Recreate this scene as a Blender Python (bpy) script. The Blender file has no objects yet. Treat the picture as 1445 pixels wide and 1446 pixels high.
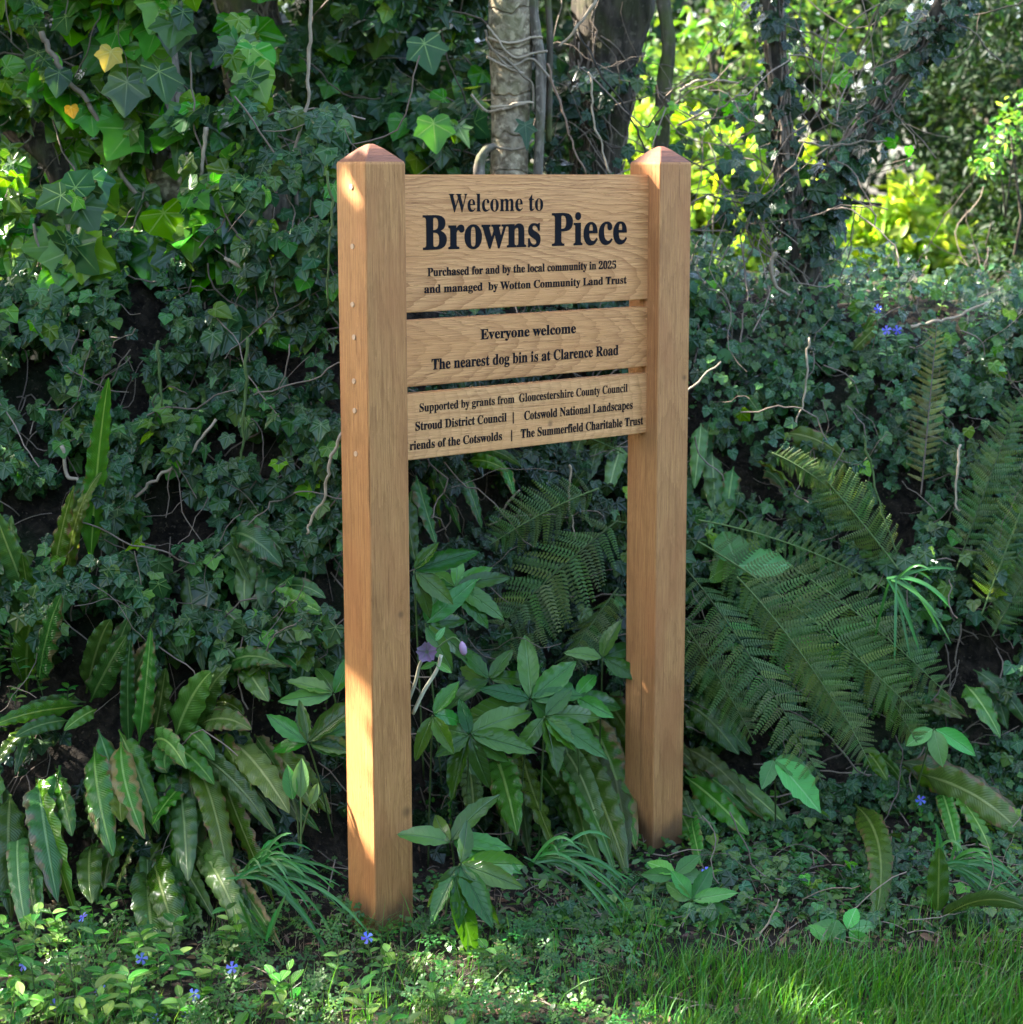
import bpy, math, random
import numpy as np
from mathutils import Vector, Matrix

random.seed(7)
RG = np.random.default_rng(11)
scene = bpy.context.scene
COL = scene.collection

# ------------------------------------------------------------------ camera, world, sun, exposure
YAW = 0.6985                    # the sign stands turned by this angle; world +Y is the viewing direction
cY, sY = math.cos(YAW), math.sin(YAW)
CAM = np.array([cY * -2.2955 + sY * 3.1838, sY * -2.2955 - cY * 3.1838, 1.5745])
PITCH = -0.1695
FPX = 1.9049 * 1445
cam_d = bpy.data.cameras.new('camera')
cam_d.sensor_fit = 'HORIZONTAL'; cam_d.sensor_width = 36; cam_d.lens = 36 * 1.9049
cam_d.clip_start = 0.05; cam_d.clip_end = 500
cam_d.dof.use_dof = True; cam_d.dof.focus_distance = 4.15; cam_d.dof.aperture_fstop = 4.7
cam = bpy.data.objects.new('camera', cam_d); COL.objects.link(cam)
cam.location = CAM; cam.rotation_euler = (math.pi / 2 + PITCH, 0.0017, 0)
scene.camera = cam

SUN = np.array([cY * -0.6 - sY * 1.0, sY * -0.6 + cY * 1.0, 0.93]); SUN /= np.linalg.norm(SUN)
elev = math.asin(SUN[2]); azim = math.atan2(SUN[0], SUN[1])
world = bpy.data.worlds.new('World'); scene.world = world; world.use_nodes = True
wn = world.node_tree.nodes; wl = world.node_tree.links
sky = wn.new('ShaderNodeTexSky'); sky.sky_type = 'NISHITA'; sky.sun_disc = False
sky.sun_elevation = elev; sky.sun_rotation = azim; sky.air_density = 0.8; sky.dust_density = 3.0; sky.ozone_density = 0.3
wl.new(sky.outputs[0], wn['Background'].inputs[0]); wn['Background'].inputs[1].default_value = 0.15
sun_d = bpy.data.lights.new('sun', 'SUN'); sun_d.energy = 4.6; sun_d.angle = math.radians(0.5); sun_d.color = (1, 0.93, 0.82)
sun = bpy.data.objects.new('sun', sun_d); COL.objects.link(sun)
sun.rotation_euler = Vector(SUN).to_track_quat('Z', 'Y').to_euler(); sun.location = (-4, 2, 6)

scene.view_settings.view_transform = 'Standard'; scene.view_settings.look = 'None'
scene.view_settings.gamma = 1; scene.view_settings.use_curve_mapping = False
scene.view_settings.exposure = 3.15
scene.render.engine = 'CYCLES'
cy = scene.cycles
cy.max_bounces = 6; cy.diffuse_bounces = 3; cy.glossy_bounces = 2; cy.transmission_bounces = 3
cy.transparent_max_bounces = 4; cy.use_denoising = True; cy.sample_clamp_indirect = 6
cy.caustics_reflective = False; cy.caustics_refractive = False

# ------------------------------------------------------------------ small maths
def sm(x, a=0.0, b=1.0):
    t = np.clip((x - a) / (b - a), 0, 1); return t * t * (3 - 2 * t)
def vn(x, y, seed=0):
    x = np.asarray(x, float); y = np.asarray(y, float)
    xi = np.floor(x); yi = np.floor(y); fx = x - xi; fy = y - yi
    fx = fx * fx * (3 - 2 * fx); fy = fy * fy * (3 - 2 * fy)
    def h(a, b):
        s = np.sin(a * 127.1 + b * 311.7 + seed * 74.7) * 43758.5453
        return s - np.floor(s)
    return (h(xi, yi) * (1 - fx) + h(xi + 1, yi) * fx) * (1 - fy) + (h(xi, yi + 1) * (1 - fx) + h(xi + 1, yi + 1) * fx) * fy
def nrm(a):
    a = np.asarray(a, float); return a / (np.linalg.norm(a, axis=-1, keepdims=True) + 1e-9)
cp, sp = math.cos(PITCH), math.sin(PITCH)
def ray(px, py):
    a = (px - 722.5) / FPX; b = -(py - 723) / FPX
    return np.array([a, cp - b * sp, sp + b * cp])
def at(px, py, Y):              # the point of the plane y = Y seen at this pixel of the photograph
    d = ray(px, py); t = (Y - CAM[1]) / d[1]; return CAM + d * t
def toe(u): return 0.20 + 0.52 * sm(u, -0.25, 0.55)
def crest(u): return 1.28 - 0.09 * sm(u, 0.5, 1.3) + 0.10 * sm(-u, 0.2, 1.2)
def hgt(u, v):
    u = np.asarray(u, float); v = np.asarray(v, float)
    t = (v - toe(u)) / 0.85
    b = crest(u) * sm(t)
    n = (vn(u * 4, v * 4, 1) - .5) * .16 + (vn(u * 11, v * 11, 2) - .5) * .07 + (vn(u * 31, v * 31, 3) - .5) * .025
    n = n * sm(t, -0.02, 0.25) + (vn(u * 5, v * 5, 4) - .5) * .022 * (1 - sm(t, 0, .3))
    back = -0.02 * np.clip(v - 2.2, 0, 30)
    return b + n + back - 0.01
def ground(px, py):             # where the view ray of this pixel meets the terrain
    d = ray(px, py); t = np.arange(2.2, 14, 0.008); p = CAM + d * t[:, None]
    k = np.nonzero(p[:, 2] < hgt(p[:, 0], p[:, 1]))[0]
    return p[k[0]] if len(k) else p[np.argmin(abs(p[:, 1] - 1.6))]
def topix(P):
    v = np.asarray(P, float) - CAM; z = v[..., 1] * cp + v[..., 2] * sp; up = -v[..., 1] * sp + v[..., 2] * cp
    return 722.5 + FPX * v[..., 0] / z, 723 - FPX * up / z

# ------------------------------------------------------------------ mesh building
class Tpl:
    def __init__(s, V, F, UV=None):
        s.V = np.array(V, float); s.tot = np.array([len(f) for f in F], np.int32)
        s.loops = np.array([i for f in F for i in f], np.int32)
        s.UV = s.V[:, :2].copy() if UV is None else np.array(UV, float)
class Geo:
    def __init__(s): s.V = []; s.L = []; s.T = []; s.U = []; s.R = []; s.M = []; s.n = 0
    def add(s, t, rnd=0.0, mat=0):
        s.V.append(t.V); s.L.append(t.loops + s.n); s.T.append(t.tot); s.U.append(t.UV[t.loops]); s.R.append(np.full(len(t.V), rnd))
        s.M.append(np.full(len(t.tot), mat)); s.n += len(t.V)
    def inst(s, t, Ms, rnd=None, mat=0):
        N = len(Ms)
        if N == 0: return
        Ms = np.asarray(Ms); nv = len(t.V)
        V = np.einsum('nij,vj->nvi', Ms[:, :3, :3], t.V) + Ms[:, None, :3, 3]
        s.V.append(V.reshape(-1, 3))
        s.L.append((t.loops[None] + (np.arange(N) * nv)[:, None]).ravel() + s.n)
        s.T.append(np.tile(t.tot, N)); s.U.append(np.tile(t.UV[t.loops], (N, 1)))
        r = RG.random(N) if rnd is None else rnd
        s.R.append(np.repeat(r, nv)); s.M.append(np.full(N * len(t.tot), mat)); s.n += N * nv
    def mesh(s, name, mats, origin=(0, 0, 0), smooth=True):
        me = bpy.data.meshes.new(name)
        V = np.concatenate(s.V) - np.array(origin); L = np.concatenate(s.L).astype(np.int32); T = np.concatenate(s.T).astype(np.int32)
        me.vertices.add(len(V)); me.vertices.foreach_set('co', V.ravel().astype(np.float32))
        me.loops.add(len(L)); me.loops.foreach_set('vertex_index', L)
        me.polygons.add(len(T)); st = np.concatenate([[0], np.cumsum(T)[:-1]]).astype(np.int32)
        me.polygons.foreach_set('loop_start', st)
        me.polygons.foreach_set('material_index', np.concatenate(s.M).astype(np.int32))
        me.polygons.foreach_set('use_smooth', np.full(len(T), smooth))
        uv = me.uv_layers.new(name='uv'); uv.data.foreach_set('uv', np.concatenate(s.U).ravel().astype(np.float32))
        a = me.attributes.new('rnd', 'FLOAT', 'POINT'); a.data.foreach_set('value', np.concatenate(s.R).astype(np.float32))
        me.update(calc_edges=True)
        for m in (mats if isinstance(mats, (list, tuple)) else [mats]): me.materials.append(m)
        return me
    def build(s, name, mats, parent=None, smooth=True, origin=None):
        if parent is not None: origin = np.array(parent['_o'])
        elif origin is None: origin = (0, 0, 0)
        o = bpy.data.objects.new(name, s.mesh(name, mats, origin, smooth)); COL.objects.link(o)
        if parent is not None: o.parent = parent
        else: o.location = origin
        o['_o'] = [float(q) for q in origin]
        return o
def tag(o, label=None, cat=None, group=None, kind=None):
    if label: o['label'] = label
    if cat: o['category'] = cat
    if group: o['group'] = group
    if kind: o['kind'] = kind
    return o
def thing(name, label, cat, loc=(0, 0, 0), group=None):
    o = bpy.data.objects.new(name, None); COL.objects.link(o); o.location = loc; o.empty_display_size = .05
    o['_o'] = [float(q) for q in loc]
    return tag(o, label, cat, group)
def part(name, me, M, parent):  # one piece: an object sharing a mesh, at world matrix M, under its thing or part
    o = bpy.data.objects.new(name, me); COL.objects.link(o); o.parent = parent
    M = Matrix(M.tolist()) if isinstance(M, np.ndarray) else M
    po = parent['_o']
    o.matrix_basis = Matrix.Translation((-po[0], -po[1], -po[2])) @ M
    return o
def frames(pos, n, tip, size):
    pos = np.atleast_2d(pos); n = nrm(np.atleast_2d(n)); tip = np.atleast_2d(tip)
    y = tip - (tip * n).sum(1, keepdims=True) * n; y = nrm(y); x = np.cross(y, n)
    M = np.zeros((len(pos), 4, 4)); s = np.broadcast_to(np.asarray(size, float), (len(pos),))[:, None]
    M[:, :3, 0] = x * s; M[:, :3, 1] = y * s; M[:, :3, 2] = n * s; M[:, :3, 3] = pos; M[:, 3, 3] = 1
    return M
def tube(P, R, k=6, wob=None, cap=True, vs=1.0):
    P = np.array(P, float); n = len(P); R = np.broadcast_to(np.asarray(R, float), (n,))
    T = nrm(np.gradient(P, axis=0)); up = np.array([0.3, -1, 0.2]) if abs(T[0][2]) > .8 else np.array([0, 0, 1.0])
    A = np.zeros((n, 3)); B = np.zeros((n, 3)); a = up
    for i in range(n):
        a = a - T[i] * (a @ T[i]); a = a / (np.linalg.norm(a) + 1e-9); A[i] = a; B[i] = np.cross(T[i], a)
    th = np.arange(k) * 2 * math.pi / k
    rr = R[:, None] * np.ones((n, k))
    if wob is not None: rr = rr * wob(th[None, :], np.linspace(0, 1, n)[:, None])
    V = P[:, None, :] + rr[:, :, None] * (np.cos(th)[None, :, None] * A[:, None, :] + np.sin(th)[None, :, None] * B[:, None, :])
    L = np.concatenate([[0], np.cumsum(np.linalg.norm(np.diff(P, axis=0), axis=1))])
    UV = np.stack([np.broadcast_to(th / 6.283, (n, k)), np.broadcast_to(L[:, None] * vs, (n, k))], -1).reshape(-1, 2)
    F = []
    for i in range(n - 1):
        for j in range(k):
            q = (j + 1) % k; F.append((i * k + j, i * k + q, (i + 1) * k + q, (i + 1) * k + j))
    if cap: F.append(tuple(range(k))[::-1]); F.append(tuple((n - 1) * k + j for j in range(k)))
    return Tpl(V.reshape(-1, 3), F, UV)
def spline(pts, n):
    P = np.array(pts, float)
    if len(P) == 2: return P[0] + (P[1] - P[0]) * np.linspace(0, 1, n)[:, None]
    Q = np.vstack([2 * P[0] - P[1], P, 2 * P[-1] - P[-2]]); out = []
    for t in np.linspace(0, len(P) - 1 - 1e-6, n):
        i = int(t); f = t - i; a, b, c, d = Q[i:i + 4]
        out.append(.5 * ((2 * b) + (-a + c) * f + (2 * a - 5 * b + 4 * c - d) * f * f + (-a + 3 * b - 3 * c + d) * f ** 3))
    return np.array(out)
def bez(a, b, c, n):
    t = np.linspace(0, 1, n)[:, None]; return (1 - t) ** 2 * a + 2 * t * (1 - t) * b + t * t * c

# ------------------------------------------------------------------ materials
class NT:
    def __init__(s, name):
        s.m = bpy.data.materials.new(name); s.m.use_nodes = True; s.t = s.m.node_tree; s.n = s.t.nodes; s.l = s.t.links
        s.out = s.n['Material Output']; s.b = s.n['Principled BSDF']
    def node(s, typ, **k):
        n = s.n.new(typ)
        for a, b in k.items():
            if a[0] == '_': n.inputs[int(a[1:]) if a[1:].isdigit() else a[1:]].default_value = b
            else: setattr(n, a, b)
        return n
    def put(s, sock, v):
        if hasattr(v, 'is_output'): s.l.new(v, sock)
        elif isinstance(v, (tuple, list)) and len(v) == 3 and sock.type == 'RGBA': sock.default_value = (*v, 1)
        else: sock.default_value = v
    def M(s, op, a, b=0.0, c=None):
        n = s.n.new('ShaderNodeMath'); n.operation = op; s.put(n.inputs[0], a); s.put(n.inputs[1], b)
        if c is not None: s.put(n.inputs[2], c)
        return n.outputs[0]
    def mix(s, f, a, b):
        n = s.n.new('ShaderNodeMix'); n.data_type = 'RGBA'; s.put(n.inputs[0], f); s.put(n.inputs[6], a); s.put(n.inputs[7], b); return n.outputs[2]
    def ramp(s, f, stops):
        n = s.n.new('ShaderNodeValToRGB'); e = n.color_ramp.elements
        while len(e) < len(stops): e.new(.5)
        for k, (p, c) in enumerate(stops): e[k].position = p; e[k].color = (*c, 1) if isinstance(c, tuple) else (c, c, c, 1)
        s.put(n.inputs[0], f); return n.outputs[0]
    def step(s, x, a, b):
        n = s.n.new('ShaderNodeMapRange'); n.interpolation_type = 'SMOOTHSTEP'; s.put(n.inputs[0], x)
        n.inputs[1].default_value = a; n.inputs[2].default_value = b; return n.outputs[0]
    def noise(s, vec, scale, detail=3, dist=0.0, rough=.5):
        n = s.n.new('ShaderNodeTexNoise'); n.inputs['Scale'].default_value = scale; n.inputs['Detail'].default_value = detail
        n.inputs['Distortion'].default_value = dist; n.inputs['Roughness'].default_value = rough
        if vec is not None: s.l.new(vec, n.inputs['Vector'])
        return n.outputs[0]
    def mapv(s, vec, scale=(1, 1, 1), loc=(0, 0, 0)):
        n = s.n.new('ShaderNodeMapping'); n.inputs['Scale'].default_value = scale; n.inputs['Location'].default_value = loc; s.l.new(vec, n.inputs[0]); return n.outputs[0]
    def comb(s, x, y, z):
        n = s.n.new('ShaderNodeCombineXYZ'); s.put(n.inputs[0], x); s.put(n.inputs[1], y); s.put(n.inputs[2], z); return n.outputs[0]
    def sep(s, v):
        n = s.n.new('ShaderNodeSeparateXYZ'); s.l.new(v, n.inputs[0]); return n.outputs
    def bump(s, h, strength, dist=.01):
        n = s.n.new('ShaderNodeBump'); n.inputs['Strength'].default_value = strength; n.inputs['Distance'].default_value = dist
        s.l.new(h, n.inputs['Height']); s.l.new(n.outputs[0], s.b.inputs['Normal']); return n.outputs[0]
    def rnd(s):
        a = s.node('ShaderNodeAttribute', attribute_name='rnd').outputs['Fac']; o = s.n.new('ShaderNodeObjectInfo').outputs['Random']
        return s.M('FRACT', s.M('ADD', a, o))

def leaf_mat(name, base, vein, style, rough=.38, trans=.28, tcol=None, var=.8, brown=0.0, hue=.035, spec=.5, browncol=(.16, .09, .035), alt=None, altp=0.0):
    if style in ('ivy', 'simple', 'strap', 'plain') and name not in ('yellow_leaf', 'hellebore_flower', 'hellebore_bud', 'periwinkle_petal', 'sunny_leaf', 'dry_grass', 'dead_leaf'):
        warm = lambda q: (q[0] * 1.4, q[1] * 1.4, q[2] * .95) if q else q
        base, vein, alt = warm(base), tuple(x * 1.15 for x in vein), warm(alt)
    t = NT(name); r = t.rnd(); r2 = t.M('FRACT', t.M('MULTIPLY', r, 17.31)); r3 = t.M('FRACT', t.M('MULTIPLY', r, 41.7))
    uvn = t.n.new('ShaderNodeUVMap'); uvn.uv_map = 'uv'; x, y, _ = t.sep(uvn.outputs[0]); ax = t.M('ABSOLUTE', x)
    obj = t.n.new('ShaderNodeTexCoord').outputs['Object']
    if style == 'ivy':
        yy = t.M('SUBTRACT', y, .12); ang = t.M('ARCTAN2', x, yy)
        f = t.M('SUBTRACT', ang, t.M('MULTIPLY', t.M('ROUND', t.M('DIVIDE', ang, .95)), .95))
        rad = t.M('SQRT', t.M('ADD', t.M('MULTIPLY', x, x), t.M('MULTIPLY', yy, yy)))
        d = t.M('MULTIPLY', rad, t.M('ABSOLUTE', t.M('SINE', f))); v = t.M('MULTIPLY', t.M('SUBTRACT', 1, t.step(d, .002, .022)), t.M('SUBTRACT', 1, t.step(rad, .3, .85)))
        rib = t.M('SUBTRACT', 1, t.step(d, 0, .12))
        edge = rad
    elif style == 'strap':
        v = t.M('SUBTRACT', 1, t.step(ax, .03, .13))
        w = t.M('ABSOLUTE', t.M('SUBTRACT', t.M('FRACT', t.M('MULTIPLY', t.M('SUBTRACT', y, t.M('MULTIPLY', ax, .45)), 9.5)), .5))
        rib = t.M('ADD', t.M('MULTIPLY', t.step(w, .05, .5), .3), t.M('MULTIPLY', v, 1.0)); edge = ax
        v = t.M('MAXIMUM', v, t.M('MULTIPLY', t.step(w, .36, .5), .07))
    elif style == 'simple':
        v = t.M('SUBTRACT', 1, t.step(ax, .004, .02))
        w = t.M('ABSOLUTE', t.M('SUBTRACT', t.M('FRACT', t.M('MULTIPLY', t.M('SUBTRACT', y, t.M('MULTIPLY', ax, 1.1)), 9)), .5))
        s = t.M('MULTIPLY', t.step(w, .42, .5), .35); v = t.M('MAXIMUM', v, s); rib = t.M('SUBTRACT', 1, v); edge = t.M('MULTIPLY', ax, 3)
    else:
        v = t.M('MULTIPLY', ax, 0.0); rib = v; edge = ax
    n1 = t.noise(uvn.outputs[0], 3.0, 3)
    c = t.mix(v, base, vein)
    if alt: c = t.mix(t.M('LESS_THAN', r3, altp), c, t.mix(v, alt, vein))
    if brown > 0:
        e = t.M('ADD', t.M('MULTIPLY', edge, .5), t.M('MULTIPLY', t.noise(t.mapv(obj, (9, 9, 9)), 5, 4), .9))
        e = t.M('ADD', e, t.M('MULTIPLY', t.M('SUBTRACT', r2, .5), .35)); c = t.mix(t.M('MULTIPLY', t.step(e, 1.06 - brown, 1.22 - brown), .9), c, browncol)
    hs = t.n.new('ShaderNodeHueSaturation'); t.put(hs.inputs['Hue'], t.M('ADD', .5 - hue, t.M('MULTIPLY', r2, 2 * hue)))
    t.put(hs.inputs['Value'], t.M('MULTIPLY', t.M('ADD', 1 - var * .45, t.M('MULTIPLY', t.M('POWER', r, 1.6), var * 1.3)), t.M('ADD', .75, t.M('MULTIPLY', n1, .5))))
    t.put(hs.inputs['Saturation'], t.M('ADD', .85, t.M('MULTIPLY', r3, .25)))
    t.l.new(c, hs.inputs['Color']); c = hs.outputs[0]
    t.l.new(c, t.b.inputs['Base Color']); t.b.inputs['Specular IOR Level'].default_value = spec * .62
    t.put(t.b.inputs['Roughness'], t.M('ADD', rough - .21, t.M('MULTIPLY', n1, .22)))
    nb = t.bump(rib, .55, .004) if style in ('ivy', 'simple') else (t.bump(rib, .45, .005) if style == 'strap' else None)
    tr = t.n.new('ShaderNodeBsdfTranslucent')
    tc = t.n.new('ShaderNodeMix'); tc.data_type = 'RGBA'; tc.blend_type = 'MULTIPLY'; tc.inputs[0].default_value = 1
    t.l.new(c, tc.inputs[6]); tc.inputs[7].default_value = (*(tcol or (2.6, 2.4, .9)), 1); t.l.new(tc.outputs[2], tr.inputs[0])
    mx = t.n.new('ShaderNodeMixShader'); mx.inputs[0].default_value = trans
    t.l.new(t.b.outputs[0], mx.inputs[1]); t.l.new(tr.outputs[0], mx.inputs[2]); t.l.new(mx.outputs[0], t.out.inputs[0])
    return t.m

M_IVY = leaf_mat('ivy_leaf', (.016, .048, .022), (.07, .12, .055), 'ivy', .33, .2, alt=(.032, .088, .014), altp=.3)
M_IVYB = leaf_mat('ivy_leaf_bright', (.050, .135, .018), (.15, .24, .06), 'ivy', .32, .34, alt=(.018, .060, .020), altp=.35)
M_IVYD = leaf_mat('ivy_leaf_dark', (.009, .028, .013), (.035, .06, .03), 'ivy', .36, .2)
M_YEL = leaf_mat('yellow_leaf', (.55, .40, .02), (.6, .5, .1), 'ivy', .4, .35, (1.2, 1.1, .6), .2)
M_HART = leaf_mat('harts_tongue', (.032, .088, .018), (.15, .23, .06), 'strap', .27, .18, spec=.7, brown=.10, hue=.03, browncol=(.12, .075, .035))
M_HARTB = leaf_mat('harts_tongue_tattered', (.042, .082, .018), (.15, .20, .06), 'strap', .3, .18, brown=.26, hue=.03, browncol=(.15, .09, .045))
M_FERN = leaf_mat('fern_green', (.048, .086, .032), (.10, .15, .05), 'plain', .55, .25, spec=.25, var=.45)
M_FERNB = leaf_mat('fern_brown', (.12, .12, .05), (.14, .12, .06), 'plain', .6, .25, spec=.2, hue=.02)
M_HELL = leaf_mat('hellebore', (.024, .085, .016), (.05, .13, .035), 'simple', .3, .2, brown=.09, alt=(.035, .11, .012), altp=.35)
M_DOCK = leaf_mat('dock', (.045, .15, .04), (.12, .25, .09), 'simple', .42, .25, hue=.02)
M_PERI = leaf_mat('periwinkle', (.034, .105, .022), (.11, .21, .06), 'simple', .33, .28, hue=.03, alt=(.10, .20, .03), altp=.25)
M_COVER = leaf_mat('ground_cover', (.030, .085, .022), (.12, .2, .08), 'plain', .5, .28, hue=.04, var=.8)
M_PENNY = leaf_mat('pennywort', (.055, .17, .06), (.12, .26, .12), 'plain', .4, .25, hue=.02)
M_STRAP = leaf_mat('bulb_leaf', (.032, .125, .042), (.08, .2, .1), 'plain', .36, .22, hue=.015, var=.5)
M_GRASS = leaf_mat('grass', (.034, .105, .018), (.1, .2, .05), 'plain', .45, .3, hue=.03, var=.7)
M_DRY = leaf_mat('dry_grass', (.26, .20, .12), (.3, .2, .1), 'plain', .7, .2, (1, 1, 1), .6)
M_LITTER = leaf_mat('dead_leaf', (.13, .075, .042), (.2, .12, .06), 'simple', .6, .15, (1.2, 1, .7), .8)
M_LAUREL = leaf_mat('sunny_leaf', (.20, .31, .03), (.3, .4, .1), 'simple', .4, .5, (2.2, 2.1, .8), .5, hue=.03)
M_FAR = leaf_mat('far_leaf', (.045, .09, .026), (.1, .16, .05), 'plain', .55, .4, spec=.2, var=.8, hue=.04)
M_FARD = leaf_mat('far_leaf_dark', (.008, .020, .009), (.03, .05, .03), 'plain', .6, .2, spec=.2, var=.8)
M_CANOPY = leaf_mat('canopy_leaf', (.04, .10, .03), (.05, .08, .03), 'plain', .5, .25, spec=.3, var=.5)
M_HFLOW = leaf_mat('hellebore_flower', (.30, .20, .30), (.2, .3, .1), 'ivy', .5, .3, (1, .9, 1), .4)
M_BUD = leaf_mat('hellebore_bud', (.52, .30, .50), (.2, .3, .1), 'plain', .5, .25, (1, .9, 1), .1)
M_BLUE = leaf_mat('periwinkle_petal', (.16, .17, .72), (.5, .5, .85), 'plain', .5, .25, (1, 1, 1), .35, hue=.02)

def stem_mat(name, c1, c2, scale=60, rough=.75, b=.5):
    t = NT(name); o = t.n.new('ShaderNodeTexCoord').outputs['Object']; n = t.noise(o, scale, 4); r = t.rnd()
    c = t.mix(n, c1, c2); hs = t.n.new('ShaderNodeHueSaturation'); t.l.new(c, hs.inputs['Color']); t.put(hs.inputs['Value'], t.M('ADD', .6, t.M('MULTIPLY', r, .8)))
    t.l.new(hs.outputs[0], t.b.inputs['Base Color']); t.b.inputs['Roughness'].default_value = rough; t.b.inputs['Specular IOR Level'].default_value = .25; t.bump(n, b, .003)
    return t.m
M_STEM = stem_mat('dry_stem', (.10, .075, .055), (.26, .20, .15))
M_TAN = stem_mat('tan_stem', (.20, .15, .10), (.38, .31, .22))
M_GSTEM = stem_mat('green_stem', (.05, .09, .02), (.10, .15, .05))
M_DSTEM = stem_mat('dark_stem', (.03, .025, .02), (.06, .05, .035))
M_PSTEM = stem_mat('bramble_stem', (.34, .34, .22), (.50, .46, .34))
M_BRANCH = stem_mat('brown_branch', (.12, .075, .05), (.24, .16, .11))

def bark_mat(name, dark, light, moss=0.0, mosscol=(.06, .08, .015), sc=(1, 1, .25), scale=40, rings=0, bs=.8):
    t = NT(name); o = t.n.new('ShaderNodeTexCoord').outputs['Object']; v = t.mapv(o, sc)
    n = t.noise(v, scale, 5, .6, .6); n2 = t.noise(o, 9, 3); n3 = t.noise(o, 55, 3)
    c = t.mix(t.step(n, .35, .65), dark, light); c = t.mix(t.M('MULTIPLY', t.step(n3, .58, .66), .6), c, tuple(min(1, x * 1.7) for x in light))
    c = t.mix(t.M('MULTIPLY', t.step(n2, .62 - moss * .4, .75 - moss * .4), min(1, moss * 1.6)), c, mosscol)
    h = n
    if rings:
        z = t.sep(o)[2]; rr = t.M('ABSOLUTE', t.M('SUBTRACT', t.M('FRACT', t.M('ADD', t.M('MULTIPLY', z, rings), t.M('MULTIPLY', n2, 1.2))), .5))
        k = t.step(rr, .44, .5); c = t.mix(t.M('MULTIPLY', k, .7), c, dark); h = t.M('SUBTRACT', n, k)
    t.l.new(c, t.b.inputs['Base Color']); t.b.inputs['Roughness'].default_value = .85; t.b.inputs['Specular IOR Level'].default_value = .2; t.bump(h, bs, .012)
    return t.m
M_BPALE = bark_mat('pale_bark', (.14, .105, .065), (.37, .30, .20), .25, (.16, .16, .06), (1, 1, .9), 45, 9, .6)
M_BDARK = bark_mat('dark_bark', (.022, .018, .013), (.075, .06, .043), .25, (.05, .06, .015))
M_BMOSS = bark_mat('mossy_bark', (.04, .034, .025), (.11, .09, .065), .42, (.07, .09, .018))
M_BGREY = bark_mat('grey_bark', (.08, .065, .05), (.21, .18, .14), .3)

def soil_mat():
    t = NT('soil'); o = t.n.new('ShaderNodeTexCoord').outputs['Object']; n = t.noise(o, 30, 6, .5, .65); n2 = t.noise(o, 5, 3); n3 = t.noise(o, 120, 3)
    c = t.mix(t.step(n, .35, .7), (.009, .007, .005), (.04, .03, .02)); c = t.mix(t.M('MULTIPLY', t.step(n2, .5, .65), .6), c, (.012, .022, .007))
    c = t.mix(t.M('MULTIPLY', t.step(n3, .62, .7), .5), c, (.12, .09, .06))
    t.l.new(c, t.b.inputs['Base Color']); t.b.inputs['Roughness'].default_value = .95; t.b.inputs['Specular IOR Level'].default_value = .15; t.bump(n, 1, .03)
    return t.m
M_SOIL = soil_mat()

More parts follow.
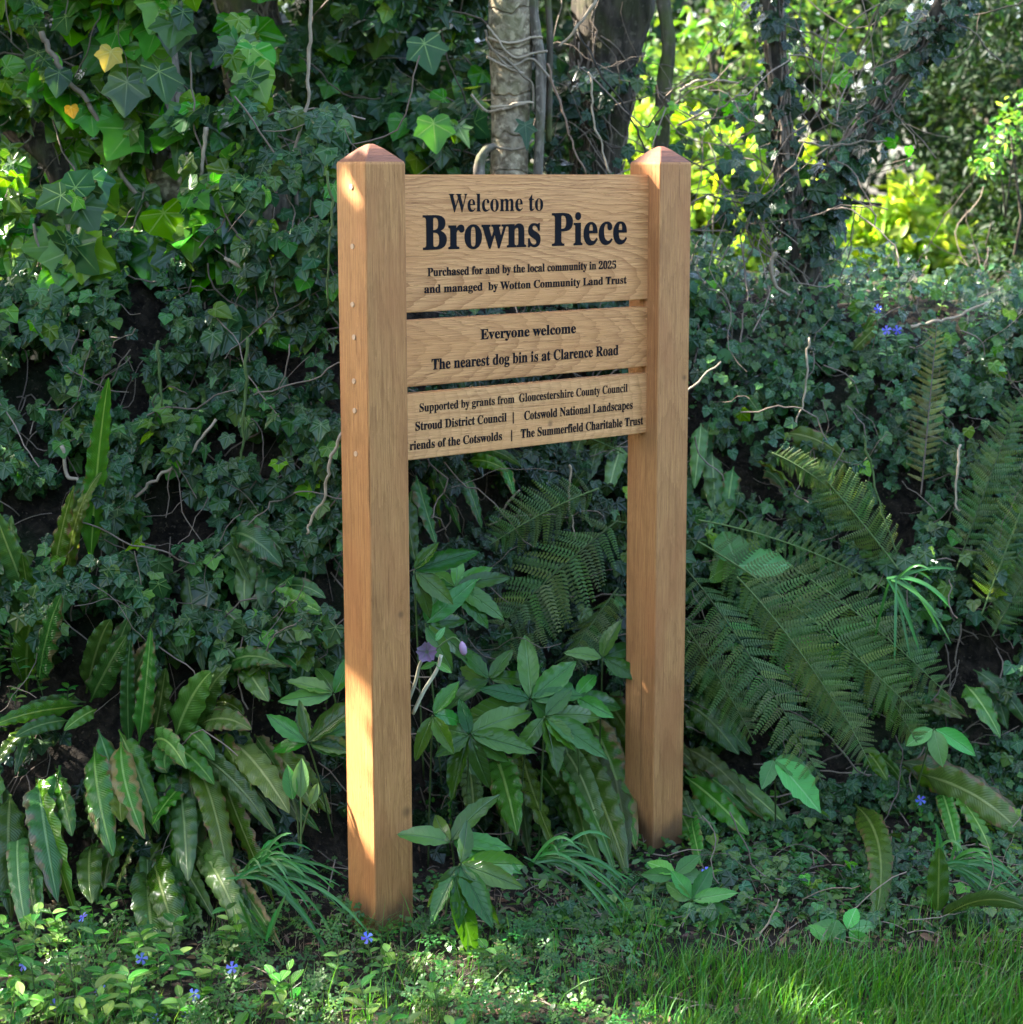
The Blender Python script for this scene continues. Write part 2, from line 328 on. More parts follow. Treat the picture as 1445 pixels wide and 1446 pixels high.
def oak(name, along, base, dark, red=None, seed=(0, 0, 0), cath=(0.0, .10, .35), ring=170, knot=None, fib=1.15, ringamt=.5):
    """along: 0 = grain runs in x, 2 = grain runs in z. The rings of the trunk cut by the faces give the figure."""
    t = NT(name); o = t.n.new('ShaderNodeTexCoord').outputs['Object']; o2 = t.mapv(o, loc=seed)
    x, y, z = t.sep(o2)
    a, b = (x, z) if along == 0 else (z, x)
    lowv = t.comb(t.M('MULTIPLY', a, 1.6), t.M('MULTIPLY', b, 6), t.M('MULTIPLY', y, 6)); low = t.noise(lowv, 1.0, 2)
    fine = t.noise(t.comb(t.M('MULTIPLY', a, 9), t.M('MULTIPLY', b, 60), t.M('MULTIPLY', y, 60)), 1.0, 4, .3)
    low2 = t.noise(t.comb(t.M('MULTIPLY', a, 7), t.M('MULTIPLY', b, 22), t.M('MULTIPLY', y, 10)), 1.0, 3)
    bb = t.M('ADD', t.M('ADD', t.M('SUBTRACT', b, cath[0]), t.M('MULTIPLY', t.M('SUBTRACT', low2, .5), .03)), t.M('MULTIPLY', t.M('SUBTRACT', low, .5), .11))
    yy = t.M('ADD', t.M('ADD', y, cath[1]), t.M('MULTIPLY', a, cath[2]))
    r = t.M('SQRT', t.M('ADD', t.M('MULTIPLY', bb, bb), t.M('MULTIPLY', yy, yy)))
    if knot:
        for (ka, kb, ks) in knot:
            da = t.M('SUBTRACT', a, ka); db = t.M('MULTIPLY', t.M('SUBTRACT', b, kb), 2.2)
            e = t.M('EXPONENT', t.M('MULTIPLY', t.M('ADD', t.M('MULTIPLY', da, da), t.M('MULTIPLY', db, db)), -1 / (ks * ks)))
            r = t.M('ADD', r, t.M('MULTIPLY', e, .06))
    ph = t.M('MULTIPLY', t.M('ADD', r, t.M('MULTIPLY', fine, .006)), ring)
    fr = t.M('FRACT', ph); band = t.M('POWER', fr, 2.6)
    irr = t.noise(t.comb(t.M('MULTIPLY', ph, .45), 0.0, 0.0), 1.0, 2)
    band = t.M('MULTIPLY', band, t.M('ADD', .35, irr))
    fv = t.comb(t.M('MULTIPLY', a, 14), t.M('MULTIPLY', b, 420), t.M('MULTIPLY', y, 420)); fibre = t.noise(fv, 1.0, 3, 0, .6)
    pores = t.step(t.noise(t.comb(t.M('MULTIPLY', a, 30), t.M('MULTIPLY', b, 650), t.M('MULTIPLY', y, 650)), 1.0, 2), .60, .72)
    rays = t.step(t.noise(t.comb(t.M('MULTIPLY', a, 120), t.M('MULTIPLY', b, 300), t.M('MULTIPLY', y, 300)), 1.0, 2, 1.5), .62, .72)
    c = t.mix(t.M('MULTIPLY', band, ringamt), base, dark)
    c = t.mix(t.M('MULTIPLY', t.step(fibre, .3, .75), .55 * fib), c, dark)
    streak = t.noise(t.comb(t.M('MULTIPLY', a, 2.2), t.M('MULTIPLY', b, 130), t.M('MULTIPLY', y, 130)), 1.0, 4, .4, .65)
    c = t.mix(t.M('MULTIPLY', t.step(streak, .50, .70), .6), c, dark)
    crack = t.step(t.noise(t.comb(t.M('MULTIPLY', a, 1.3), t.M('MULTIPLY', b, 75), t.M('MULTIPLY', y, 75)), 1.0, 5, .6, .6), .665, .69)
    c = t.mix(t.M('MULTIPLY', crack, .7), c, tuple(q * .35 for q in dark))
    c = t.mix(t.M('MULTIPLY', pores, .6), c, tuple(q * .5 for q in dark))
    c = t.mix(t.M('MULTIPLY', rays, .22), c, tuple(min(1, q * 1.45) for q in base))
    broad = t.noise(t.comb(t.M('MULTIPLY', a, 3.2), t.M('MULTIPLY', b, 9), t.M('MULTIPLY', y, 9)), 1.0, 3)
    c = t.mix(t.M('MULTIPLY', t.step(broad, .42, .68), .55), c, red or tuple(q * .8 for q in base))
    if knot:
        for (ka, kb, ks) in knot:
            da = t.M('SUBTRACT', a, ka); db = t.M('SUBTRACT', b, kb)
            d = t.M('SQRT', t.M('ADD', t.M('MULTIPLY', da, da), t.M('MULTIPLY', db, db)))
            d = t.M('ADD', d, t.M('MULTIPLY', t.M('SUBTRACT', fine, .5), .008))
            c = t.mix(t.M('MULTIPLY', t.M('SUBTRACT', 1, t.step(d, ks * .05, ks * .36)), .6), c, (.09, .045, .022))
    if along == 2:
        zz = t.sep(o)[2]; dn = t.noise(t.mapv(o, (25, 25, 9)), 1.0, 4)
        c = t.mix(t.M('MULTIPLY', t.M('SUBTRACT', 1, t.step(t.M('SUBTRACT', zz, t.M('MULTIPLY', dn, .11)), -.04, .03)), .75), c, (.06, .042, .026))
        mot = t.step(t.noise(t.mapv(o, (16, 16, 5), seed), 1.0, 5, .8, .6), .50, .66); c = t.mix(t.M('MULTIPLY', mot, .35), c, dark)
    t.l.new(c, t.b.inputs['Base Color']); t.b.inputs['Roughness'].default_value = .6; t.b.inputs['Specular IOR Level'].default_value = .2
    h = t.M('SUBTRACT', fibre, t.M('ADD', t.M('MULTIPLY', band, .6), t.M('ADD', pores, t.M('MULTIPLY', crack, 2.0)))); t.bump(h, .5, .002)
    return t.m
M_POST = [oak('oak_post', 2, (.56, .27, .095), (.24, .095, .032), (.40, .155, .055), (.0, .0, .3), (.02, .16, .03), 150, [(0.55, .085, .05), (0.98, .075, .03)], ringamt=.35),
          oak('oak_post_other', 2, (.56, .27, .10), (.25, .10, .036), (.40, .155, .058), (.3, .1, 1.7), (.34, .13, .045), 140, [(2.82, .385, .03)], ringamt=.35)]
M_BOARD = [oak('oak_board_top', 0, (.77, .385, .155), (.36, .145, .05), (.66, .30, .108), (0, 0, -1.33), (.02, .0, .13), 105, ringamt=.95),
           oak('oak_board_middle', 0, (.74, .36, .14), (.36, .145, .05), (.63, .28, .098), (.4, .2, -1.15), (.06, .05, .07), 230, ringamt=.75),
           oak('oak_board_bottom', 0, (.79, .41, .17), (.40, .17, .06), (.68, .32, .12), (1.2, .5, -1.05), (.0, .16, .20), 170, [(1.72, -.01, .03)], ringamt=.5)]
M_ENDG = oak('oak_end_grain', 0, (.27, .105, .055), (.12, .05, .028), (.20, .085, .045), (.1, .3, .2), (.05, .3, .2), 160)
def plain(name, c, rough=.6, spec=.3):
    t = NT(name); o = t.n.new('ShaderNodeTexCoord').outputs['Object']; n = t.noise(o, 90, 3)
    t.l.new(t.mix(n, tuple(q * .8 for q in c), tuple(min(1, q * 1.2) for q in c)), t.b.inputs['Base Color']); t.b.inputs['Roughness'].default_value = rough
    t.b.inputs['Specular IOR Level'].default_value = spec
    return t.m
M_LETTER = plain('black_letter_paint', (.006, .006, .009), .75, .12)
M_DOWEL = plain('pale_dowel', (.55, .36, .22), .6)

# ------------------------------------------------------------------ terrain (one sheet to the horizon)
def axis(lo, hi, step, far, grow=1.35):
    a = list(np.arange(lo, hi, step)); d = step; r = []
    x = hi
    while x < far: r.append(x); d *= grow; x += d
    l = []; d = step; x = lo
    while x > -far: d *= grow; x -= d; l.append(x)
    return np.array(l[::-1] + a + r)
us = axis(-1.9, 2.4, .022, 90); vs_ = axis(-.7, 2.6, .022, 90)
U, Vv = np.meshgrid(us, vs_, indexing='xy'); Hh = hgt(U, Vv)
nu, nv_ = len(us), len(vs_)
idx = np.arange(nu * nv_).reshape(nv_, nu)
F = np.stack([idx[:-1, :-1], idx[:-1, 1:], idx[1:, 1:], idx[1:, :-1]], -1).reshape(-1, 4)
T_ = Tpl(np.zeros((1, 3)), [(0,)]); T_.V = np.stack([U, Vv, Hh], -1).reshape(-1, 3); T_.loops = F.ravel().astype(np.int32); T_.tot = np.full(len(F), 4, np.int32); T_.UV = T_.V[:, :2]
g = Geo(); g.add(T_); tag(g.build('ground', M_SOIL), kind='structure')

# ------------------------------------------------------------------ the sign
S = .1; WID = .7138; DEP = .0372; X2 = S + WID; Z0 = .17
sign = thing('wooden_signpost', 'oak noticeboard of three lettered boards between two square oak posts', 'sign')
sign.rotation_euler = (0, 0, YAW)
def local_part(name, me, parent, loc=(0, 0, 0)):
    o = bpy.data.objects.new(name, me); COL.objects.link(o); o.parent = parent; o.location = loc; return o
import bmesh
def post_mesh(name, H, mat, seed, tw):
    bm = bmesh.new(); c = .006
    def loop(z, ins, ch):
        a, b = ins, S - ins; k = ch
        pts = [(a + k, a), (b - k, a), (b, a + k), (b, b - k), (b - k, b), (a + k, b), (a, b - k), (a, a + k)]
        return [bm.verts.new((x, y, z)) for x, y in pts]
    zs = [-.25] + [H * i / 14 for i in range(15)]
    loops = [loop(z, 0, .0022) for z in zs]
    prof = [(H + .005, .0015), (H + .018, .0155), (H + .031, .030), (H + .0385, .041), (H + .0405, .0455)]
    nside = len(loops)
    for z, ins in prof: loops.append(loop(z, ins, .0018))
    for i in range(len(loops) - 1):
        for j in range(8):
            f = bm.faces.new((loops[i][j], loops[i][(j + 1) % 8], loops[i + 1][(j + 1) % 8], loops[i + 1][j])); f.material_index = 1 if i >= nside else 0
    f = bm.faces.new(loops[-1]); f.material_index = 1; bm.faces.new(loops[0][::-1])
    me = bpy.data.meshes.new(name); bm.to_mesh(me); bm.free(); me.materials.append(mat); me.materials.append(M_ENDG)
    return me
H1 = 1.773 - Z0; H2 = 1.7754 - Z0
p1 = local_part('post', post_mesh('post', H1, M_POST[0], 1, 0), sign, (0, 0, 0))
p2 = local_part('post', post_mesh('post', H2, M_POST[1], 2, 0), sign, (X2, 0, 0))
BZ = [(1.4722, 1.7528), (1.3187, 1.4560), (1.1653, 1.3037)]
def box_mesh(name, x0, x1, y0, y1, z0, z1, mat, ch=.0018):
    bm = bmesh.new(); bmesh.ops.create_cube(bm, size=1)
    for v in bm.verts: v.co = ((x0 + x1) / 2 + v.co.x * (x1 - x0), (y0 + y1) / 2 + v.co.y * (y1 - y0), (z0 + z1) / 2 + v.co.z * (z1 - z0))
    bmesh.ops.bevel(bm, geom=list(bm.edges), offset=ch, segments=2, affect='EDGES')
    me = bpy.data.meshes.new(name); bm.to_mesh(me); bm.free(); me.materials.append(mat); return me
boards = []
for k, (z0, z1) in enumerate(BZ):
    b = local_part('board', box_mesh('board', S - .02, X2 + .02, DEP, DEP + .028, z0 - Z0, z1 - Z0, M_BOARD[k]), sign)
    b['label'] = ['large top board with the welcome lettering', 'middle board with two lines of lettering', 'bottom board with three lines of lettering'][k]; boards.append(b)
def onboard(px, py):            # pixel -> sign-local (x, z) on the front plane of the boards
    d = ray(px, py); # rotate into the sign's frame
    dx, dy = cY * d[0] + sY * d[1], -sY * d[0] + cY * d[1]; ox, oy = cY * CAM[0] + sY * CAM[1], -sY * CAM[0] + cY * CAM[1]
    t = (DEP - oy) / dy; return ox + dx * t, CAM[2] + d[2] * t
def serif(c):
    o = ord(c)
    if 65 <= o <= 90: return chr(0x1D400 + o - 65)
    if 97 <= o <= 122: return chr(0x1D41A + o - 97)
    if 48 <= o <= 57: return chr(0x1D7CE + o - 48)
    return c
def text_raw(s, off):
    off += .007
    cu = bpy.data.curves.new('lettering', 'FONT'); cu.body = ''.join(map(serif, s)); cu.offset = off; cu.resolution_u = 5; cu.extrude = .012
    ob = bpy.data.objects.new('lettering', cu); COL.objects.link(ob)
    bpy.context.view_layer.update(); dg = bpy.context.evaluated_depsgraph_get(); me = bpy.data.meshes.new_from_object(ob.evaluated_get(dg))
    bpy.data.objects.remove(ob); bpy.data.curves.remove(cu)
    return me
def lettering(s, pl, pr, cap_px, board, off=-.006, pre=''):
    """s spans from pixel pl to pixel pr along its baseline (photo pixels); cap_px = height of a capital in the photo."""
    (xa, za), (xb, zb) = onboard(*pl), onboard(*pr); zc = (za + zb) / 2
    xm = (pl[0] + pr[0]) / 2; ym = (pl[1] + pr[1]) / 2; cap = onboard(xm, ym - cap_px)[1] - onboard(xm, ym)[1]
    me = text_raw(s, off); n = len(me.vertices); co = np.zeros(n * 3); me.vertices.foreach_get('co', co); co = co.reshape(-1, 3)
    x0, x1 = co[:, 0].min(), co[:, 0].max(); sx = (xb - xa) / (x1 - x0)
    if pre:
        me2 = text_raw(pre + s, off); n = len(me2.vertices); c2 = np.zeros(n * 3); me2.vertices.foreach_get('co', c2); c2 = c2.reshape(-1, 3)
        xa = xb - (c2[:, 0].max() - c2[:, 0].min()) * sx; lim = c2[:, 0].max() - (x1 - co[:, 0].min()) - .01; c2[c2[:, 0] < lim, 0] -= .14; xa -= .14 * sx; me = me2; co = c2; x0 = co[:, 0].min()
    new = np.zeros_like(co); new[:, 0] = xa + (co[:, 0] - x0) * sx; new[:, 2] = zc + co[:, 1] * cap / .69
    new[:, 1] = DEP - .0002 - (co[:, 2] - co[:, 2].min()) / .024 * .0006
    me.vertices.foreach_set('co', new.ravel()); me.update(); me.materials.clear(); me.materials.append(M_LETTER)
    o = bpy.data.objects.new('lettering', me); COL.objects.link(o); o.parent = board
    o['label'] = 'black serif lettering reading ' + (pre + s).replace('|', 'bar')
    return o
def c5(x, y): return (560 + x / 3.905, 230 + y / 3.905)
def c6(x, y): return (560 + x / 3.905, 430 + y / 3.905)
lettering('Welcome to', c5(288, 270), c5(808, 262), 25.5, boards[0], -.008)
lettering('Browns Piece', c5(145, 474), c5(1270, 446), 46.5, boards[0], .004)
lettering('Purchased for and by the local community in 2025', c5(170, 622), c5(1210, 584), 11.3, boards[0], .004)
lettering('and managed  by Wotton Community Land Trust', c5(152, 716), c5(1268, 666), 11.0, boards[0], .004)
lettering('Everyone welcome', c6(462, 191), c6(988, 157), 14.0, boards[1], .004)
lettering('The nearest dog bin is at Clarence Road', c6(192, 358), c6(1222, 278), 14.6, boards[1], .004)
lettering('Supported by grants from', c6(125, 588), c6(648, 544), 11.6, boards[2], -.002)
lettering('Gloucestershire County Council', c6(674, 537), c6(1272, 482), 11.6, boards[2], -.002)
lettering('Stroud District Council', c6(102, 692), c6(605, 645), 12.0, boards[2], .003)
lettering('|', c6(639, 640), c6(644, 640), 11.8, boards[2], 0)
lettering('Cotswold National Landscapes', c6(702, 633), c6(1300, 578), 12.0, boards[2], .003)
lettering('riends of the Cotswolds', c6(70, 801), c6(579, 747), 12.0, boards[2], .003, pre='F')
lettering('|', c6(630, 738), c6(635, 738), 11.8, boards[2], 0)
lettering('The Summerfield Charitable Trust', c6(683, 733), c6(1358, 664), 12.0, boards[2], .003)
# dowels on the left post's left face
bm = bmesh.new(); bmesh.ops.create_cone(bm, cap_ends=True, segments=14, radius1=.0056, radius2=.0052, depth=.003, matrix=Matrix.Rotation(math.pi / 2, 4, 'Y'))
dow = bpy.data.meshes.new('dowel'); bm.to_mesh(dow); bm.free(); dow.materials.append(M_DOWEL)
for py in (262, 345.5, 427.6, 474, 537, 579.4, 642):
    zz = H1 - (py - 231) / 705 * 1.0
    o = local_part('dowel', dow, p1, (-.0006, .048 + random.uniform(-.003, .003), zz))

# ------------------------------------------------------------------ leaf shapes
def fan(half, cen, zf, smooth_n=1):
    R = [(x, y) for x, y in half]; L = [(-x, y) for x, y in half[::-1]]
    out = R + [q for q in L if abs(q[0]) > 1e-6]
    V = [(cen[0], cen[1], zf(*cen))] + [(x, y, zf(x, y)) for x, y in out]; n = len(out)
    F = [(0, 1 + i, 1 + (i + 1) % n) for i in range(n)]
    return Tpl(V, F)
def zivy(x, y): return -.10 * (x * x + (y - .15) ** 2) * 1.6 + .16 * abs(x) - .02
IVY = [fan([(0, 0.0), (.12, -.12), (.27, -.16), (.43, -.08), (.47, .04), (.45, .16), (.54, .30), (.60, .46), (.46, .52), (.34, .58), (.26, .72), (.12, .90), (0, 1.0)], (0, .14), zivy),
       fan([(0, 0.03), (.12, -.08), (.32, -.10), (.46, .02), (.46, .18), (.50, .34), (.46, .50), (.34, .60), (.24, .72), (.11, .88), (0, .97)], (0, .14), zivy),
       fan([(0, 0.0), (.10, -.05), (.22, -.12), (.36, -.14), (.24, .08), (.34, .24), (.44, .36), (.24, .42), (.16, .56), (.08, .85), (0, 1.05)], (0, .12), zivy)]
HEART = fan([(0, 0.02), (.16, -.08), (.34, -.04), (.46, .14), (.46, .34), (.38, .54), (.24, .74), (.10, .90), (0, 1.0)], (0, .25), lambda x, y: .22 * abs(x) - .18 * y * y)
def blade_leaf(w, n=6, tooth=0.0, droop=.3, fold=.35, pw=1.0, wave=.0):
    V = []; UV = []; F = []
    for i in range(n + 1):
        t = i / n; ww = w * math.sin(math.pi * min(1, t ** .85)) ** pw * (1 if i % 2 else 1 - tooth); ww = max(ww, .012 if i < n else 0)
        for s in (-1, 0, 1):
            V.append((s * ww, t, fold * ww * abs(s) - droop * t * t * .5 + wave * abs(s) * math.sin(i * 2.3 + s * 1.2))); UV.append((s * ww, t))
    for i in range(n):
        a = i * 3
        F += [(a, a + 1, a + 4, a + 3), (a + 1, a + 2, a + 5, a + 4)]
    return Tpl(V, F, UV)
LEAFLET = [blade_leaf(.20, 12, .08, .5, .35, .8, .02), blade_leaf(.17, 12, .06, .95, .25, .7, .025), blade_leaf(.23, 12, .10, .25, .5, .9, .03)]
OVAL = [blade_leaf(.22, 6, 0, .3, .4, .8), blade_leaf(.27, 6, 0, .5, .3, .8)]
LONGL = blade_leaf(.16, 6, 0, .5, .4)
SMALL = Tpl([(0, 0, 0), (.28, .3, .06), (.22, .75, .02), (0, 1, -.08), (-.22, .75, .02), (-.28, .3, .06)], [(0, 1, 2, 3), (0, 3, 4, 5)])
TRI = Tpl([(0, 0, 0), (.3, .35, .05), (.25, .6, .03), (.42, .8, 0), (.12, .78, 0), (0, 1, -.06), (-.12, .78, 0), (-.42, .8, 0), (-.25, .6, .03), (-.3, .35, .05)],
          [(0, 1, 2, 8), (0, 8, 9), (2, 3, 4), (2, 4, 5, 6), (2, 6, 8), (6, 7, 8)])
ROUND = Tpl([(0, .5, -.06)] + [(.5 * math.sin(a), .5 - .5 * math.cos(a), .04 * (1 if i % 2 else .4)) for i, a in enumerate(np.arange(14) * math.pi / 7)], [(0, 1 + i, 1 + (i + 1) % 14) for i in range(14)])
def tpl_mesh(t, name, mat):
    g = Geo(); g.add(t); return g.mesh(name, mat)
TOCAM = np.array([-.02, -.95, .25])

# ------------------------------------------------------------------ trees
def trunk_obj(name, pix, radii, Y, mat, parent, k=18, ridges=.12, seed=0, n=40):
    pts = [at(a, b, Y if np.isscalar(Y) else Y[i]) for i, (a, b) in enumerate(pix)]
    P = spline(pts, n); R = np.interp(np.linspace(0, 1, n), np.linspace(0, 1, len(radii)), radii)
    def wob(th, t):
        return 1 + ridges * (vn(th * 3.3 + 7, t * 9, seed) - .5) * 2 + ridges * .6 * (vn(th * 9, t * 22, seed + 5) - .5)
    g = Geo(); g.add(tube(P, R, k, wob)); o = g.build(name, mat, parent); return o, P, R
def root_stems(P, R, n, seed, thick=.004, parent=None, mat=None, wrap=.6, name='climbing_stem'):
    """ivy stems creeping along a trunk, joined"""
    rs = np.random.default_rng(seed); g = Geo(); m = len(P)
    for i in range(n):
        a = rs.uniform(-2.4, 2.4) ; i0 = rs.integers(0, int(m * .6)); ln = rs.integers(6, max(8, int(m * .45)))
        pts = []
        for j in range(ln):
            q = min(m - 1, i0 + j); a += rs.normal(0, wrap * .25)
            pts.append(P[q] + (R[q] * 1.03 + thick * .6) * np.array([math.sin(a), -math.cos(a), 0]) + rs.normal(0, .003, 3))
        g.add(tube(pts, thick * rs.uniform(.4, 1.1), 4), rs.random())
    o = g.build(name, mat or M_STEM, parent); o['kind'] = 'stuff'; return o
crowns = {}
# left tree, ivy clad, leaning
tA = thing('ivy_clad_tree', 'thick leaning grey trunk at upper left half hidden by large ivy leaves', 'tree', at(255, 330, 1.25))
_, PA, RA = trunk_obj('trunk', [(262, 420), (250, 310), (232, 200), (212, 90), (190, -60), (160, -420), (150, -900)], [.085, .075, .072, .075, .08, .07, .05], [1.3, 1.22, 1.2, 1.22, 1.25, 1.35, 1.5], M_BGREY, tA, seed=1)
trunk_obj('limb', [(245, 215), (180, 235), (110, 215), (40, 180), (-120, 90)], [.045, .05, .05, .055, .05], [1.3, 1.35, 1.4, 1.45, 1.6], M_BMOSS, tA, seed=2)
root_stems(PA[:26], RA[:26], 40, 3, .0055, tA)
tM = thing('mossy_tree', 'upright mossy trunk behind the ivy, between upper left leaves and long arching stem', 'tree', at(365, 260, 1.75))
_, PM, RM = trunk_obj('trunk', [(372, 330), (368, 180), (358, 60), (345, -40), (320, -500), (300, -1000)], [.10, .09, .085, .085, .08, .06], 1.75, M_BMOSS, tM, seed=4)
root_stems(PM, RM, 22, 5, .004, tM)
tC = thing('pale_ringed_tree', 'slim pale ringed trunk rising behind the top board', 'tree', at(720, 330, 1.45))
_, PC, RC = trunk_obj('trunk', [(716, 420), (719, 240), (722, 130), (722, 60), (724, -30), (735, -400), (745, -1000)], [.056, .051, .053, .060, .066, .066, .06], 1.45, M_BPALE, tC, k=20, ridges=.05, seed=6)
trunk_obj('side_stem', [(757, 300), (762, 200), (764, 100), (757, 40), (752, -30), (760, -300)], [.012, .014, .015, .015, .016, .012], 1.42, M_BGREY, tC, k=10, seed=7)
trunk_obj('side_stem', [(690, 290), (676, 245), (684, 215), (700, 205)], [.016, .016, .012, .008], 1.38, M_BGREY, tC, k=10, seed=8)
trunk_obj('side_stem', [(775, 200), (777, 60), (773, -60), (780, -300)], [.008, .009, .010, .010], 1.46, M_BMOSS, tC, k=8, seed=9)
def c2(x, y): return (560 + x / 3.6125, y / 3.6125)
vines = [[(465, 130), (520, 200), (560, 260), (620, 295), (700, 270), (770, 262)], [(455, 150), (480, 240), (560, 300), (640, 380), (695, 435), (697, 560)],
         [(480, 240), (560, 330), (600, 335), (690, 300), (760, 370), (800, 420)], [(480, 545), (560, 540), (620, 525), (700, 520)], [(380, 480), (440, 550), (480, 568), (560, 548)],
         [(470, 190), (540, 215), (620, 215), (690, 190), (750, 190)], [(485, 740), (560, 760), (640, 755), (700, 715)], [(540, 560), (600, 540), (660, 530)], [(465, 290), (520, 320), (590, 355), (650, 375)]]
for v in vines:
    pts = [at(*c2(a, b), 1.45 - (.062 if 480 < a < 690 else .045)) for a, b in v]
    g = Geo(); g.add(tube(spline(pts, 26) + RG.normal(0, .0006, (26, 3)), .0034, 6), random.random()); g.build('vine', M_TAN, tC)
tD = thing('dark_fissured_tree', 'dark fissured trunk with clinging ivy roots right of the pale trunk', 'tree', at(845, 330, 1.75))
_, PD, RD = trunk_obj('trunk', [(838, 420), (842, 240), (852, 130), (862, 40), (872, -60), (880, -400), (890, -1000)], [.062, .070, .088, .106, .115, .11, .08], 1.8, M_BDARK, tD, ridges=.2, seed=10)
root_stems(PD[:26], RD[:26], 60, 11, .0035, tD, M_STEM, .25)
tT = thing('thin_mossy_tree', 'thin dark mossy stem standing directly behind the right post', 'tree', at(935, 300, 1.7))
trunk_obj('trunk', [(934, 420), (934, 215), (938, 130), (943, 50), (935, -60), (940, -400)], [.020, .019, .022, .020, .019, .015], 1.7, M_BMOSS, tT, k=10, ridges=.3, seed=12)
tV = thing('forked_ivy_tree', 'dark ivy-covered tree forking in a V right of the sign', 'tree', at(1130, 420, 1.5))
_, PV, RV = trunk_obj('trunk', [(1118, 470), (1130, 400), (1128, 345), (1120, 300), (1108, 230), (1100, 130), (1092, 40), (1085, -60), (1080, -500)], [.060, .052, .048, .036, .026, .026, .027, .028, .02], 1.55, M_BDARK, tV, ridges=.25, seed=13)
_, PV2, RV2 = trunk_obj('limb', [(1134, 350), (1160, 290), (1200, 215), (1250, 140), (1300, 65), (1350, -10), (1440, -160)], [.045, .032, .030, .032, .034, .034, .03], 1.55, M_BDARK, tV, ridges=.25, seed=14)
trunk_obj('branch', [(1170, 283), (1200, 286), (1245, 290)], [.009, .007, .004], 1.6, M_DSTEM, tV, k=6, seed=15)
root_stems(PV, RV, 50, 15, .0035, tV, M_STEM, .8); root_stems(PV2, RV2, 40, 16, .0035, tV, M_STEM, .8)
tB = thing('brown_leaning_trunk', 'shaded old trunk low at far left among the ivy stems', 'tree', at(110, 330, 1.35))
trunk_obj('trunk', [(120, 360), (112, 300), (85, 230), (30, 170), (-40, 120), (-200, 40)], [.05, .05, .045, .05, .05, .05], [1.3, 1.3, 1.3, 1.35, 1.4, 1.5], M_BDARK, tB, seed=17)
sk = thing('cut_trunk', 'pale cut bark knob under ivy leaves left of the left post', 'trunk', at(255, 285, 1.1))
trunk_obj('bark', [(262, 318), (258, 295), (246, 262), (236, 235)], [.045, .06, .062, .05], 1.12, M_BPALE, sk, seed=18, ridges=.25)

# ------------------------------------------------------------------ ivy
def smooth_inv():
    t = np.linspace(0, 1, 200); return t, sm(t)
_ti, _hi = smooth_inv()
def bank_pts(n, ulo, uhi, zlo, zhi, lift=.07, gap=.42, seed=0):
    rs = np.random.default_rng(seed); u = rs.uniform(ulo, uhi, n); zf = rs.uniform(zlo, zhi, n)
    t = np.interp(np.clip(zf, .003, .997), _hi, _ti); v = toe(u) + .85 * t
    over = zf > 1; v = np.where(over, toe(u) + .85 + (zf - 1) * 3, v)
    keep = (vn(u * 8, zf * 11, 21) * .5 + vn(u * 21, zf * 27, 22) * .5) > gap + .07
    u, v = u[keep], v[keep]; z = hgt(u, v); e = .02
    n_ = nrm(np.stack([-(hgt(u + e, v) - z) / e, -(hgt(u, v + e) - z) / e, np.ones_like(u)], -1))
    l = rs.uniform(.0, lift, len(u)) * (.3 + 1.5 * vn(u * 6, v * 6 + z * 5, 23))
    return np.stack([u, v, z], -1) + n_ * l[:, None], n_, l
def scatter_g_early(n, ul, uh, vl, vh, seed):
    rs = np.random.default_rng(seed); u = rs.uniform(ul, uh, n); v = rs.uniform(vl, vh, n); k = (vn(u * 8, v * 8, seed) > .38) & (v < toe(u) + .12) & ~((abs(u - .60) < .13) & (v > .30) & (v < .66)); u, v = u[k], v[k]
    return np.stack([u, v, hgt(u, v)], -1), rs
def ivy_frames(P, n, rs, s_lo, s_hi, face=.8, jit=.45):
    N = len(P); nn = nrm(n * .5 + TOCAM * face + np.array([0, 0, .35]) + rs.normal(0, jit, (N, 3)))
    tip = np.array([0, -.25, -1.0]) + rs.normal(0, .55, (N, 3)); s = s_lo + (s_hi - s_lo) * rs.random(N) ** 1.6
    s = s * (.75 + .5 * vn(P[:, 0] * 5, P[:, 2] * 5, 31))
    return frames(P, nn, tip, s), s
ivy_mesh_cache = {}
def ivy_leafmesh(k, mat):
    key = (k, mat.name)
    if key not in ivy_mesh_cache: ivy_mesh_cache[key] = tpl_mesh(IVY[k] if k < 3 else HEART, 'leaf', mat)
    return ivy_mesh_cache[key]
